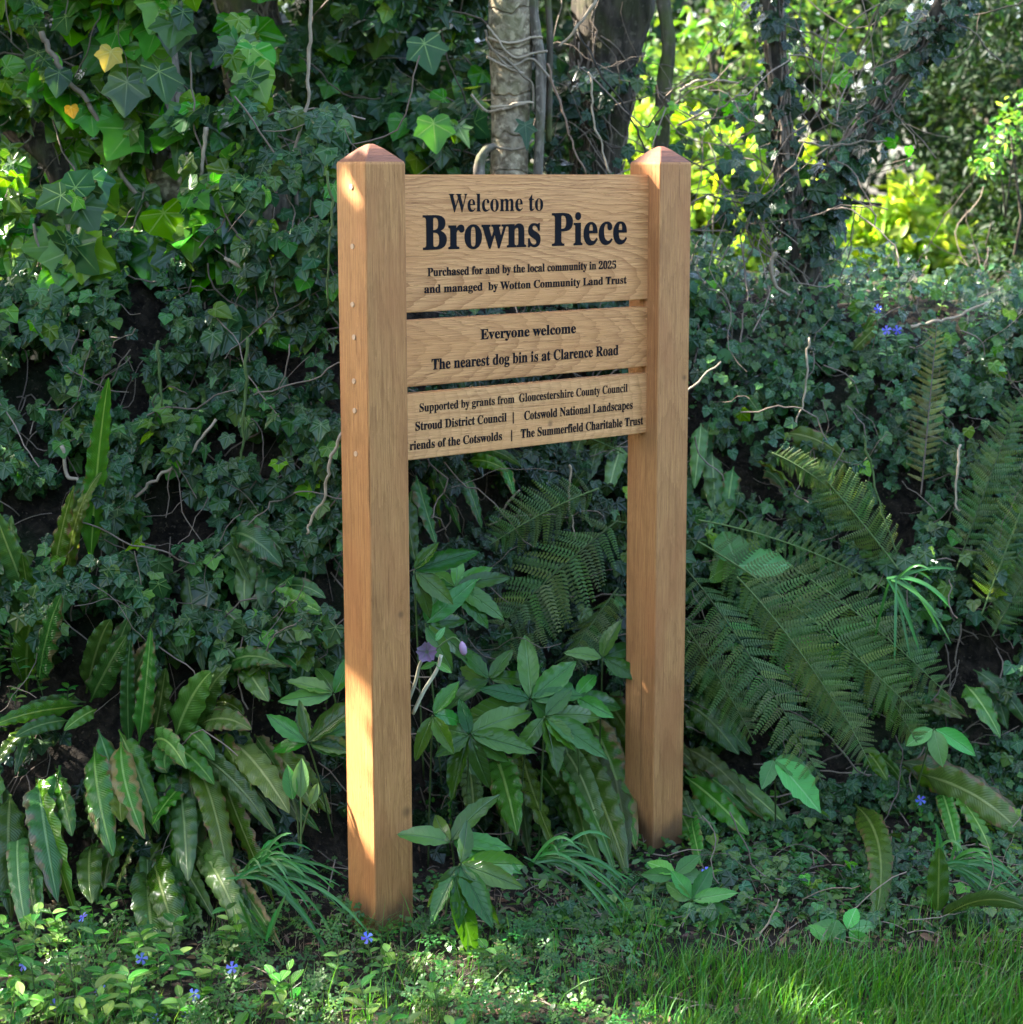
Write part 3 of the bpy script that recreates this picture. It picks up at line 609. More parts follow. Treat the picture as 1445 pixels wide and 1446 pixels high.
def ivy_thing(label, P, n, depthrank, seed, s, mat, nind=200, name='ivy', heart=.15, jit=.45, stems=None, face=.8, mats2=None, group=None):
    rs = np.random.default_rng(seed); M, sz = ivy_frames(P, n, rs, s[0], s[1], face, jit)
    o = thing(name, label, 'ivy', P.mean(0), group)
    x, y = topix(P); vis = (x > 5) & (x < 1440) & (y > 5) & (y < 1440)
    score = sz * (1 + depthrank) * vis; order = np.argsort(-score); ind = order[:min(nind, int(vis.sum()))]; rest = np.setdiff1d(np.arange(len(P)), ind)
    kind = rs.choice(4, len(P), p=[(1 - heart) * .45, (1 - heart) * .3, (1 - heart) * .25, heart])
    for i in ind:
        m2 = mats2[rs.integers(len(mats2))] if mats2 and rs.random() < .3 else mat
        part('leaf', ivy_leafmesh(int(kind[i]), m2), M[i], o)
    g = Geo()
    for k in range(4):
        q = rest[kind[rest] == k]
        if len(q): g.inst(IVY[k] if k < 3 else HEART, M[q])
    if g.n: tag(g.build('leaf_mass', mat, o), kind='stuff')
    if stems:
        g = Geo()
        for j in range(stems[0]):
            p = P[rs.integers(len(P))].copy() + np.array([0, -.01, 0]); d = nrm(np.array([rs.normal(0, .7), rs.normal(0, .15), rs.normal(-.3, .8)])); pts = []
            for q in range(rs.integers(6, 14)):
                pts.append(p.copy()); d = nrm(d + rs.normal(0, .28, 3) * np.array([1, .4, 1])); p = p + d * stems[1] * rs.uniform(.6, 1.2)
                hz = hgt(p[0], p[1])
                if p[2] < hz + .01: p[2] = hz + .012
            g.add(tube(pts, rs.uniform(.0008, .0024) * stems[2], 4, cap=False), rs.random())
        tag(g.build('stem', M_STEM if rs.random() < .0 else M_STEM, o), kind='stuff')
    return o
def bank_ivy(label, n, ul, uh, zl, zh, seed, s=(.022, .046), mat=M_IVY, nind=220, lift=.15, gap=.42, stems=(120, .03, 1), **k):
    P, nn, l = bank_pts(n, ul, uh, zl, zh, lift, gap, seed); return ivy_thing(label, P, nn, l * 8, seed, s, mat, nind, stems=stems, **k)
bank_ivy('dark small-leaved ivy covering the bank left of the left post', 10500, -1.45, -.12, .32, 1.0, 40, gap=.40, nind=300, stems=(230, .026, .85), mats2=[M_IVYB])
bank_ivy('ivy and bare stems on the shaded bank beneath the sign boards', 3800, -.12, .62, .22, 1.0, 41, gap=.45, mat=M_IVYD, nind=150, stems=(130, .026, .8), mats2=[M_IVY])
bank_ivy('small-leaved ivy sheet over the bank slope right of the right post', 10500, .60, 2.1, .20, 1.0, 42, s=(.018, .040), gap=.38, nind=300, stems=(210, .026, .85), mats2=[M_IVYB])
bank_ivy('ivy along the rounded top of the bank below the forked tree', 3600, .35, 2.3, .88, 1.25, 43, s=(.02, .045), gap=.3, nind=150, lift=.14, stems=(120, .035, 1), mats2=[M_IVYB])
bank_ivy('low ivy trailing at the foot of the bank right of the sign', 6000, .35, 1.8, .0, .25, 44, s=(.018, .042), gap=.40, nind=250, lift=.07, stems=(80, .03, 1))
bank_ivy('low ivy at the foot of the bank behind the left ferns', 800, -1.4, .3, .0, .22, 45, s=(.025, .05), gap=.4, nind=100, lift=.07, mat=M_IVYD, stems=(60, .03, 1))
_P, _r = scatter_g_early(2600, .36, 1.9, .02, .85, 87)
ivy_thing('ivy creeping over the flat soil between the right post and the lawn', _P + np.stack([0 * _P[:, 0], 0 * _P[:, 0], _r.uniform(.005, .05, len(_P))], -1), np.tile([0, -.3, 1.0], (len(_P), 1)), _r.random(len(_P)), 88, (.016, .042), M_IVY, 220, face=.25, stems=(60, .025, .8), mats2=[M_IVYB], heart=.3)
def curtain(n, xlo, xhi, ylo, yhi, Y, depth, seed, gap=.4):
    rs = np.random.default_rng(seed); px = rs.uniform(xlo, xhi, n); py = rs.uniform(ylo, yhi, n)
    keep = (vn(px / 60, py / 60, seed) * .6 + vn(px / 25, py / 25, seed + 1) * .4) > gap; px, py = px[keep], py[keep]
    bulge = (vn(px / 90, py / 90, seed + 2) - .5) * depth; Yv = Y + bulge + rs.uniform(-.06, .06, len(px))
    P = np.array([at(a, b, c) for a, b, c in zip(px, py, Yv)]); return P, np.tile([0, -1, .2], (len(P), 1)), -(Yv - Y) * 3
def cur_ivy(label, n, x0, x1, y0, y1, Y, dep, seed, s=(.04, .095), mat=M_IVYB, nind=200, gap=.4, stems=(34, .032, 1.0), **k):
    P, nn, l = curtain(n, x0, x1, y0, y1, Y, dep, seed, gap); return ivy_thing(label, P, nn, l - l.min(), seed, s, mat, nind, stems=stems, **k)
cur_ivy('large-leaved ivy hanging over the leaning trunk at upper left', 1500, 90, 360, -160, 400, .98, .3, 50, gap=.47, mats2=[M_IVY], nind=280, heart=.05, s=(.05, .12), face=.6)
cur_ivy('mixed green ivy at the far upper left corner', 700, -80, 130, -120, 520, 1.15, .4, 51, gap=.42, mats2=[M_IVYB], mat=M_IVYB, nind=200, s=(.045, .10))
cur_ivy('rounded glossy ivy leaves hanging beside the top of the left post', 1100, 300, 490, 150, 480, .80, .3, 52, s=(.035, .062), gap=.38, mat=M_IVY, heart=.6, mats2=[M_IVYB], nind=200)
cur_ivy('dark ivy between the mossy trunk and the pale ringed trunk', 1900, 380, 700, -160, 300, 1.6, .5, 53, s=(.04, .08), gap=.40, mat=M_IVY, mats2=[M_IVYB], nind=250)
cur_ivy('sparse ivy around the foot of the dark fissured trunk', 330, 740, 900, 60, 300, 1.62, .2, 54, s=(.025, .055), gap=.45, mat=M_IVYD, nind=80, stems=(50, .05, 1))
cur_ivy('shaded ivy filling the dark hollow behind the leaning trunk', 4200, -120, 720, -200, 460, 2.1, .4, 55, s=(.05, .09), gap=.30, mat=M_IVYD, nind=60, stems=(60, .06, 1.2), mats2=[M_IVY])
cur_ivy('ivy over the bank top behind the left post', 1200, 250, 520, 330, 520, .95, .2, 57, s=(.03, .055), gap=.35, mat=M_IVY, heart=.3, nind=120)
def clad(P, R, n, seed, spread=.05):
    rs = np.random.default_rng(seed); i = rs.integers(0, len(P), n); a = rs.uniform(-2.6, 2.6, n)
    d = np.stack([np.sin(a), -np.cos(a), np.zeros(n)], -1); Q = P[i] + d * (R[i] + rs.uniform(.005, spread, n))[:, None] + rs.normal(0, .012, (n, 3)); return Q, d, rs.random(n)
q1, n1, l1 = clad(PV, RV, 330, 60, .03); q2, n2, l2 = clad(PV2, RV2, 420, 61, .045)
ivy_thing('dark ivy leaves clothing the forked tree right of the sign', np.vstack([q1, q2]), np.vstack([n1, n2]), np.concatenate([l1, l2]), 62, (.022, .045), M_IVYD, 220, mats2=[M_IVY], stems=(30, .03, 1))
cur_ivy('bright thin ivy and twigs between the right post and the forked tree', 300, 900, 1290, -60, 230, 1.75, .4, 63, s=(.02, .05), gap=.5, mat=M_IVYB, nind=120, stems=(70, .05, .9), mats2=[M_IVY])
cur_ivy('dangling ivy spray left of the forked trunk above the right post', 70, 1020, 1105, 215, 330, 1.45, .1, 64, s=(.03, .045), gap=.3, mat=M_IVYD, nind=80, stems=(24, .05, 1.1))
for (label, px, py, Y, s, k, m) in [('large single bright green ivy leaf left of the pale trunk', 612, 168, 1.35, .095, 0, M_IVYB), ('large dark green ivy leaf high left of the pale trunk', 598, 55, 1.38, .10, 0, M_IVYB),
                                    ('blue-green five-pointed ivy leaf on the pale trunk', 742, 172, 1.33, .075, 2, M_IVY), ('big ivy leaf in the middle of the upper left ivy', 180, 108, .9, .10, 0, M_IVY),
                                    ('yellow ivy leaf hanging at the far left', 50, 340, .9, .045, 3, M_YEL), ('yellowing ivy leaf at upper left', 158, 68, .9, .06, 0, M_YEL), ('small yellow leaf beside the far left limb', 100, 148, .95, .035, 1, M_YEL),
                                    ('broad ivy leaf at the foot of the bank above the periwinkles', 175, 1325, .05, .10, 0, M_IVYD), ('dark ivy leaf at the bottom edge beside a blue flower', 120, 1420, -.25, .07, 0, M_IVYD),
                                    ('upright dark ivy leaf near the bottom left flowers', 345, 1432, -.3, .05, 1, M_IVYD)]:
    p = at(px, py, Y); o = Geo(); o.add(Tpl([(0, 0, 0)], [(0,)])) if 0 else None
    me = ivy_leafmesh(k, m); ob = bpy.data.objects.new('ivy_leaf', me); COL.objects.link(ob)
    ob.matrix_basis = Matrix(frames(p, TOCAM + np.array([.1, 0, .15]), np.array([random.uniform(-.3, .3), -.1, -1]), s)[0].tolist()); tag(ob, label, 'leaf')

# ------------------------------------------------------------------ long stems and twigs traced as things
def c1(x, y): return (x / 3.01, y / 3.01)
def c4(x, y): return (x / 3.01, 480 + y / 3.01)
def c3(x, y): return (960 + x / 2.979, y / 2.979)
def c8(x, y): return (960 + x / 2.979, 480 + y / 2.979)
STEMS = [
 ('arching_stem', 'long pale green stem arching down left of the left post', [(437, -40), (437, 60), (436, 120), (425, 180), (402, 240), (354, 322)], .78, .0042, M_TAN),
 ('branch', 'bare brown branch crossing the mossy trunk', [(318, 112), (338, 138), (372, 145), (410, 162), (450, 180)], .95, .0058, M_BRANCH),
 ('broken_twig', 'upright broken tan twig in the upper left ivy', [(291, 180), (288, 215), (284, 250)], .85, .0055, M_TAN),
 ('twig', 'short tan twig leaning below the broken twig', [(290, 270), (298, 283), (308, 298)], .85, .0045, M_TAN),
 ('creeper_stem', 'thick twisted creeper running down from the upper left corner', [(60, 45), (75, 75), (95, 110), (125, 145), (150, 190), (170, 245), (230, 312)], 1.0, .0065, M_STEM),
 ('bramble_stem', 'slender whitish stem hanging at the far left edge', [(48, 313), (58, 360), (68, 400), (76, 440), (66, 490), (58, 560)], .85, .0032, M_TAN),
 ('looping_stem', 'bare stem looping across the bank left of the ferns', [c4(265, 440), c4(285, 560), c4(350, 620), c4(388, 690), c4(470, 710), c4(560, 680), c4(650, 600), c4(760, 520), c4(850, 430), c4(920, 335)], .62, .0042, M_TAN),
 ('twig', 'straight pale twig slanting down toward the left post', [(316, 362), (345, 380), (380, 400), (436, 434)], .75, .0038, M_TAN),
 ('green_shoot', 'thin upright green shoot left of the sign at board height', [c4(1050, -20), c4(1040, 250), c4(1025, 480), c4(990, 680)], .6, .0034, M_GSTEM),
 ('green_shoot', 'short green shoot in the ivy at mid left', [c4(668, 0), c4(675, 120), c4(685, 280)], .62, .0036, M_GSTEM),
 ('green_shoot', 'green shoot close against the left post at its top', [(465, 240), (468, 300), (467, 350), (462, 430)], .3, .0028, M_GSTEM),
 ('twig', 'crooked pale twig leaning on the bank next to the left post', [c4(1445, 400), c4(1400, 520), c4(1380, 640), c4(1320, 780), c4(1300, 830)], .45, .0035, M_TAN),
 ('twig', 'bright tan twig above the dark fissured trunk', [(845, -10), (838, 8), (822, 30), (805, 50), (790, 66)], 1.25, .0045, M_TAN),
 ('twig', 'long thin twig standing behind the top board right half', [(833, 100), (836, 150), (846, 195), (861, 247)], 1.3, .0028, M_TAN),
 ('twig', 'slim brown twig between the pale and dark trunks', [(772, 88), (790, 140), (805, 190), (827, 246)], 1.3, .0030, M_BRANCH),
 ('dark_bramble', 'black arching bramble stem behind the right post top', [(815, 45), (848, 102), (882, 150), (900, 185), (916, 222)], 1.3, .0030, M_DSTEM),
 ('twig', 'pale crooked twig level with the right post top', [(958, 128), (985, 115), (1010, 113), (1046, 118)], 1.6, .0036, M_TAN),
 ('twig', 'second pale twig lying lower beside the forked tree', [(958, 176), (995, 158), (1020, 152), (1048, 130)], 1.6, .0030, M_TAN),
 ('twig', 'horizontal pale twig crossing the forked tree', [c3(500, 600), c3(640, 615), c3(760, 600), c3(870, 590)], 1.45, .0028, M_TAN),
 ('twig', 'dry twig lying on the bank top at the far right', [(1285, 462), (1320, 455), (1350, 448), (1395, 428)], 1.35, .0045, M_TAN),
 ('creeper_stem', 'curved bare root at the foot of the forked tree', [c3(400, 1060), c3(385, 1130), c3(410, 1210), c3(490, 1260)], 1.3, .0055, M_TAN),
 ('bramble_stem', 'thin straight pale stem on the upper right bank', [c8(540, -10), c8(536, 120), c8(520, 260), c8(480, 380)], 1.12, .0026, M_TAN),
 ('fern_stalk', 'bare upright fern stalk rising from the strap-leaved tuft', [c8(770, 400), c8(810, 560), c8(850, 730), c8(905, 900)], .92, .0026, M_GSTEM),
 ('twig', 'pale twig poking out beside the right post below the boards', [c8(-20, 260), c8(60, 190), c8(170, 90)], .95, .0028, M_TAN),
 ('twig', 'thin crooked twig on the bank right of the dead frond', [c8(1180, 440), c8(1165, 560), c8(1160, 700), c8(1180, 725)], 1.0, .0030, M_TAN),
 ('dry_stalk', 'dry pale stalk lying across the soil right of the right post', [(1055, 1345), (1080, 1310), (1100, 1270)], -.02, .0022, M_TAN),
 ('twig', 'dry twigs caught under the boards above the middle fern', [(805, 655), (803, 690), (806, 730), (812, 762)], .9, .0026, M_TAN),
 ('twig', 'pale forked twig in the gap beneath the lowest board', [(733, 692), (715, 712), (704, 735), (690, 742)], .85, .0026, M_TAN),
]
for nm, lb, pts, Y, r, m in STEMS:
    P = spline([at(a, b, Y) for a, b in pts], max(14, len(pts) * 6)); P += (np.stack([vn(np.arange(len(P)) * .6, i * 7.0 + len(lb), 5) for i in range(3)], -1) - .5) * min(.010, .035 * float(np.linalg.norm(P[-1] - P[0])))
    rr = np.linspace(1.1, .75, len(P)) * r; rr *= 1 + .25 * (vn(np.arange(len(P)) * .9, r * 900, 3) - .5)
    o0 = P[0]; g = Geo(); g.add(tube(P - 0, rr, 8), random.random()); tag(g.build(nm, m, origin=o0), lb, 'stem' if 'twig' not in nm and 'branch' != nm else 'twig')

# ------------------------------------------------------------------ hart's tongue ferns
def strap(P0, P1, w, arch=.12, twist=0.0, seed=0, wavy=1.0, up=None, bend=None, K=60):
    rs = np.random.default_rng(seed); P0 = np.array(P0); P1 = np.array(P1); L = np.linalg.norm(P1 - P0)
    mid = (P0 + P1) / 2 + (np.array([0, -.55, 1.0]) if up is None else np.array(up)) * arch * L + (np.array([bend, 0, 0]) * L if bend else 0) + rs.normal(0, .04, 3) * L
    C = bez(P0, mid, P1, K); T = nrm(np.gradient(C, axis=0)); t = np.linspace(0, 1, K)
    N0 = nrm(np.array([rs.normal(0, .35), -1, .35 + rs.normal(0, .3)])); n = N0 - T * (T @ N0)[:, None]; n = nrm(n); s = np.cross(T, n)
    tw = twist * (t - .3) + rs.normal(0, .25); n, s = n * np.cos(tw)[:, None] + s * np.sin(tw)[:, None], s * np.cos(tw)[:, None] - n * np.sin(tw)[:, None]
    wp = .10 + .90 * sm(t, .04, .22); wp *= np.where(t > .45, np.clip(1 - ((t - .45) / .555) ** 2.4, 0, 1) ** .8, 1); wp *= .5 * w * (1 - .15 * t)
    cols = np.array([-1, -.72, -.38, -.08, .08, .38, .72, 1.0]); ph = rs.uniform(0, 20); fr = L / w * 9.5
    V = []; UV = []
    for i in range(K):
        for c in cols:
            a = abs(c); sd = 1 if c > 0 else -1
            e = 1 + (.09 * (vn(t[i] * L / w * 4.5 + 40 * sd, ph, 2) - .6) + .10 * (vn(t[i] * L / w * 12 + 90 * sd, ph, 6) - .5)) * (a > .9) * wavy * 1.4
            z = wp[i] * (.30 * a - .42 * a * a * a + .17 * wavy * a ** 1.5 * math.sin(t[i] * fr + sd * 1.1 + ph + 1.5 * vn(t[i] * 6, ph + sd, 9)) + .02 * (a < .1))
            V.append(C[i] + s[i] * c * wp[i] * e + n[i] * z); UV.append((c, t[i] * L / w))
    F = []; m = len(cols)
    for i in range(K - 1):
        for j in range(m - 1): F.append((i * m + j, i * m + j + 1, (i + 1) * m + j + 1, (i + 1) * m + j))
    return Tpl(V, F, UV)
def mpp(P): return (P[1] - CAM[1]) / FPX           # metres per photo pixel at that depth
def hart_clump(label, fronds, name='harts_tongue_fern', mat=M_HART, base=None, dy=None):
    """fronds: (x0,y0,x1,y1,width_px,lean_m[,arch[,material]]) base pixel -> tip pixel"""
    B = [ground(f[0], f[1]) for f in fronds]; o = thing(name, label, 'fern', np.mean(B, 0))
    rj = random.Random(len(label))
    if len(fronds) > 2:
        for f in list(fronds):
            for rep in range(2 if f[4] > 30 else 1):
                dx, dy = rj.uniform(-34, 34), rj.uniform(-26, 22); f2 = list(f) + [.12] * (7 - len(f)); tx = rj.uniform(-38, 38)
                f2[0] += dx; f2[1] += dy; f2[2] += dx + tx; f2[3] += dy + rj.uniform(-22, 14); f2[4] *= rj.uniform(.7, .95); f2[5] *= rj.uniform(.3, .8); f2[6] = rj.uniform(.1, .3); fronds.append(tuple(f2)); B.append(ground(f2[0], f2[1]) + np.array([0, .035, 0]))
    for k, f in enumerate(fronds):
        b = B[k] + np.array([0, -.09, .015]); lean = f[5] * 1.25 + .02; arch = f[6] if len(f) > 6 else .12
        # a frond never ends inside the slope it hangs over
        tipY = b[1] - lean; tp = at(f[2], f[3], tipY)
        while hgt(tp[0], tp[1]) > tp[2] - .005 and tipY > -.6: tipY -= .02; tp = at(f[2], f[3], tipY)
        w = f[4] * mpp((b + tp) / 2) * 1.08; g = Geo(); g.add(strap(b, tp, w, arch, twist=random.uniform(-.7, .7), seed=int(f[0] * 7 + f[1] + 1), wavy=f[8] if len(f) > 8 else 1.0), random.random())
        m = f[7] if len(f) > 7 and f[7] else mat; fr = g.build('frond', m, o)
        if m is M_HARTB: fr['label'] = 'frond with tattered brown edges'
    return o
HB = M_HARTB
hart_clump("large sunlit clump of hart's tongue fern left of the left post", [(144, 1047, 158, 1208, 42, .16), (181, 1040, 203, 1184, 38, .14, .12, HB), (131, 1100, 136, 1178, 28, .12), (268, 1098, 214, 1164, 32, .12, .05), (263, 1108, 264, 1244, 38, .18),
    (280, 1060, 321, 1246, 40, .18, .1, HB), (250, 1050, 232, 1085, 40, .10), (255, 1036, 297, 948, 46, .05), (205, 1045, 212, 885, 30, .04), (290, 1017, 354, 1030, 34, .1, .2, HB), (225, 1040, 262, 1085, 36, .14, .3), (190, 1100, 170, 1160, 34, .12, .15, HB)])
hart_clump("hart's tongue fern with hanging fronds at the far left edge", [(28, 1112, 14, 1298, 48, .18), (68, 1090, 80, 1274, 50, .18), (44, 1150, 50, 1328, 42, .2), (90, 1085, 100, 1180, 30, .1), (5, 1100, -25, 1250, 40, .15)])
hart_clump("shaded hart's tongue fronds low behind the periwinkles", [(215, 1215, 215, 1332, 52, .16, .1), (140, 1180, 128, 1275, 38, .14), (200, 1178, 163, 1256, 36, .14, .1, HB), (245, 1200, 262, 1300, 30, .1), (262, 1230, 285, 1312, 30, .1)])
hart_clump("hart's tongue fern with fronds sweeping right toward the left post", [(336, 1041, 407, 1148, 44, .16, .16, HB), (275, 1050, 388, 1178, 34, .12, .15), (380, 1044, 447, 1148, 40, .12, .18, HB), (279, 1195, 362, 1334, 44, .22, .1), (285, 1190, 392, 1318, 34, .2, .12, HB), (365, 1030, 420, 1130, 30, .1, .15, HB)])
hart_clump("hart's tongue fern on the left edge halfway up the bank", [(66, 872, -10, 716, 33, .10), (84, 838, 104, 684, 32, .06, .08, HB), (66, 968, 86, 838, 44, .10, .1), (60, 880, 30, 780, 28, .05)])
hart_clump('tall upright wavy fern frond in the left ivy', [(138, 805, 153, 532, 34, .08, .05)], name='fern_frond')
hart_clump("hart's tongue fern with pale frond lying toward the left edge", [(128, 990, -8, 1022, 28, .1, .12), (138, 985, 178, 896, 38, .06), (110, 1010, 20, 1040, 24, .1), (190, 985, 212, 905, 30, .04, .1, HB), (60, 1010, -10, 1085, 26, .12)])
hart_clump("dark hart's tongue fern in the shade left of the left post", [(335, 752, 398, 800, 40, .06, .35), (333, 765, 352, 822, 34, .05), (385, 800, 372, 862, 32, .08), (378, 845, 455, 866, 34, .08, .2), (368, 862, 428, 928, 28, .08), (310, 845, 352, 902, 28, .06),
    (272, 800, 286, 948, 30, .08), (282, 842, 262, 925, 30, .06), (315, 945, 390, 936, 32, .1, .25), (240, 890, 258, 935, 22, .04), (350, 930, 378, 990, 34, .1), (360, 780, 345, 860, 30, .06), (440, 860, 430, 935, 20, .05, .1, HB)])
hart_clump("hart's tongue fern hanging between the two posts near the ground", [(698, 1060, 729, 1180, 46, .26), (735, 1055, 783, 1202, 46, .28, .12, HB), (790, 1045, 884, 1236, 52, .34, .15), (823, 1000, 897, 1200, 48, .30, .16, HB), (660, 1075, 668, 1165, 34, .24), (765, 1050, 830, 1215, 40, .26, .12), (782, 1095, 828, 1210, 30, .1), (840, 1040, 905, 1130, 34, .08, .15)])
hart_clump("small hart's tongue fronds under the lowest board", [(635, 640, 680, 746, 24, .06), (590, 672, 616, 770, 28, .06), (578, 700, 586, 792, 26, .04), (662, 652, 718, 666, 20, .05, .2), (875, 628, 858, 698, 26, .06), (845, 620, 830, 680, 22, .06), (700, 640, 725, 700, 20, .05), (800, 640, 790, 690, 18, .05)])
hart_clump("hart's tongue fern spreading right from the foot of the right post", [(962, 1050, 1068, 1147, 32, .14, .14, HB), (962, 1090, 1056, 1180, 36, .14, .12), (965, 1115, 1010, 1194, 26, .1), (966, 990, 1042, 1066, 38, .1, .15), (966, 955, 1055, 1004, 28, .08, .15), (950, 1130, 985, 1200, 30, .08)])
hart_clump("single ragged hart's tongue frond hanging down to the grass at right", [(1195, 1128, 1230, 1322, 42, .26, .1, HB)], name='fern_frond')
hart_clump("hart's tongue fern arching off the right edge", [(1283, 1086, 1452, 1190, 46, .12, .2, HB), (1350, 963, 1412, 1043, 36, .1, .15), (1283, 990, 1358, 1016, 28, .08, .15, HB), (1212, 1052, 1252, 1103, 24, .06, .1), (1330, 1110, 1400, 1210, 30, .08, .15)])
hart_clump("smooth glossy hart's tongue frond above the grass at lower right", [(1309, 1290, 1450, 1284, 36, .06, .28, None, .3), (1310, 1285, 1325, 1198, 32, -.02, .05, None, .4)])
hart_clump("yellowish hart's tongue fronds high on the right bank", [(1101, 614, 1194, 650, 26, .05, .15, HB), (1058, 652, 1132, 706, 28, .06, .15, HB), (1195, 500, 1240, 460, 18, .03, .1, HB), (1046, 560, 1080, 600, 16, .03)])
hart_clump("dark hart's tongue fronds close right of the right post", [(1000, 640, 1010, 730, 30, .05), (1030, 660, 1025, 740, 26, .05), (985, 600, 980, 690, 24, .05)])

# ------------------------------------------------------------------ divided ferns
def pinna_tpl(n=13):
    V = []; F = []; UV = []
    for i in range(n):
        t = (i + .3) / n; x = t; l = .135 * (1 - .72 * t ** 1.5) * (.8 if i == 0 else 1); w = .5 / n * .64; dz = -.12 * t * t
        for s in (-1, 1):
            a = len(V); V += [(s * .004, x, dz), (s * .004, x + w * 1.5, dz), (s * l * .7, x + w * 1.75 + l * .20, dz - .01), (s * l, x + w * .9 + l * .32, dz - .03), (s * l * .75, x + w * .1 + l * .12, dz - .015)]
            F += [(a, a + 1, a + 2, a + 4), (a + 2, a + 3, a + 4)] if s > 0 else [(a + 4, a + 2, a + 1, a), (a + 4, a + 3, a + 2)]
    V.append((.006, 0, .002)); V.append((-.006, 0, .002)); V.append((0, 1, -.118)); F.append((len(V) - 3, len(V) - 1, len(V) - 2))
    return Tpl(V, F, [(v[0], v[1]) for v in V])
PINNA = pinna_tpl(); _pm = {}
def pinna_mesh(mat):
    if mat.name not in _pm: _pm[mat.name] = tpl_mesh(PINNA, 'pinna', mat)
    return _pm[mat.name]
def fern_plant(label, fronds, mat=M_FERN, name='fern', cat='fern', pairs=25):
    """fronds: (x0,y0,x1,y1,halfwidth_px,Y0,Y1,arch)"""
    B = [at(f[0], f[1], f[5]) for f in fronds]; o = thing(name, label, cat, np.mean(B, 0)); rs = np.random.default_rng(len(label))
    for f, b in zip(fronds, B):
        tp = at(f[2], f[3], f[6]); L = np.linalg.norm(tp - b); mid = (b + tp) / 2 + np.array([0, -.5, .9]) * f[7] * L; K = 60
        C = bez(b, mid, tp, K); T = nrm(np.gradient(C, axis=0)); g = Geo(); g.add(tube(C, np.linspace(.0026, .0008, K), 5), random.random()); fr = g.build('frond', M_GSTEM if mat is M_FERN else M_STEM, o)
        N0 = nrm(np.array([rs.normal(0, .45), -1, .35 + rs.normal(0, .35)])); hw = f[4] * mpp(b) * .95; me = pinna_mesh(mat)
        for q in range(pairs):
            t = .10 + .88 * (q / pairs) ** .92; i = int(t * (K - 1)); n = nrm(N0 - T[i] * (N0 @ T[i])); s = np.cross(T[i], n)
            ln = hw * (math.sin(math.pi * min(1, (t + .12) * .88)) ** .7) * rs.uniform(.85, 1.08); ln = max(ln, hw * .12)
            for sd in (-1, 1):
                d = nrm(s * sd + T[i] * (.30 + .30 * t) + n * rs.normal(-.28, .16) + T[i] * rs.normal(0, .05)); nn = nrm(n + s * sd * .25 + rs.normal(0, .12, 3))
                M = frames(C[i] + T[i] * sd * .003, nn, d, ln)[0]
                if ln < hw * .5: M[:3, 0] *= 1.25
                part('pinna', me, M, fr)
    return o
fern_plant('large green divided fern drooping right from behind the right post', [(985, 765, 1295, 1010, 78, .85, .62, .10), (965, 800, 1168, 1122, 62, .80, .45, .12), (1040, 815, 1195, 1020, 58, .78, .55, .10), (1090, 785, 1345, 990, 62, .92, .70, .10), (955, 870, 1065, 1050, 52, .80, .58, .1), (1180, 880, 1300, 1060, 55, .82, .60, .08), (1120, 900, 1230, 1085, 50, .75, .52, .1)])
fern_plant('narrow grey-green divided fern fronds arching over the right bank', [(985, 735, 1256, 835, 30, .90, .85, .12), (1090, 640, 1170, 690, 26, 1.0, .95, .1), (1268, 805, 1145, 655, 52, .92, .98, .04)])
fern_plant('faded brownish upright fern frond on the upper right bank', [(1300, 700, 1324, 448, 34, 1.02, 1.12, .03)], M_FERNB, name='fern_frond')
fern_plant('pale divided fern at the right edge of the bank', [(1350, 805, 1445, 550, 46, .95, 1.05, .04), (1385, 870, 1470, 650, 46, .9, .98, .05), (1400, 900, 1480, 760, 40, .9, .95, .05)])
fern_plant('dark green divided fern in the shade between the posts', [(872, 735, 700, 890, 84, .84, .66, .06), (845, 690, 690, 770, 56, .88, .74, .08), (872, 830, 790, 950, 52, .80, .66, .05), (800, 820, 690, 940, 52, .76, .64, .05)], pairs=19)
fern_plant('small drab fern fronds behind the lowest board', [(780, 640, 700, 655, 20, 1.02, .98, .1), (880, 640, 820, 615, 22, 1.02, 1.0, .05), (890, 740, 835, 735, 24, .98, .95, .06)], pairs=13)

# ------------------------------------------------------------------ hellebores and broad leaves
_lm = {}
def lmesh(t, mat, nm='leaf'):
    k = (id(t), mat.name, nm)
    if k not in _lm: _lm[k] = tpl_mesh(t, nm, mat)
    return _lm[k]
def whorl_plant(label, whorls, name='hellebore', cat='plant', mat=M_HELL, tpls=LEAFLET, root=None, wscale=1.0):
    """whorls: (px,py,Y,[(angle_deg,len_px,width_px)...])"""
    c = np.mean([at(w[0], w[1], w[2]) for w in whorls], 0); o = thing(name, label, cat, c); rs = np.random.default_rng(len(label) * 3)
    for (px, py, Y, ls) in whorls:
        p = at(px, py, Y); m = mpp(p); rt = np.array([p[0] + rs.normal(0, .02), p[1] + .10, 0]); rt[1] += .06; rt[2] = min(hgt(rt[0], rt[1]), p[2] - .05)
        g = Geo(); g.add(tube(bez(rt, (rt + p) / 2 + np.array([0, -.02, .04]), p, 12), .0022, 6), random.random()); st = g.build('leaf', M_GSTEM, o)
        for (a, l, w) in ls:
            a = math.radians(a); d = np.array([math.cos(a), rs.uniform(-.55, .05), math.sin(a)]); n = nrm(np.array([rs.normal(0, .25), -.8, .55 + rs.normal(0, .2)]))
            L = l * m / math.sqrt(1 - min(.3, d[1] ** 2)) * 1.05; tp = tpls[rs.integers(len(tpls))]; M = frames(p + d * .004, n, d, L)[0]
            M[:3, 0] *= (w / l) / (2 * abs(tp.V[:, 0]).max()) * .92 * wscale
            part('leaflet', lmesh(tp, mat, 'leaflet'), M, st)
    return o
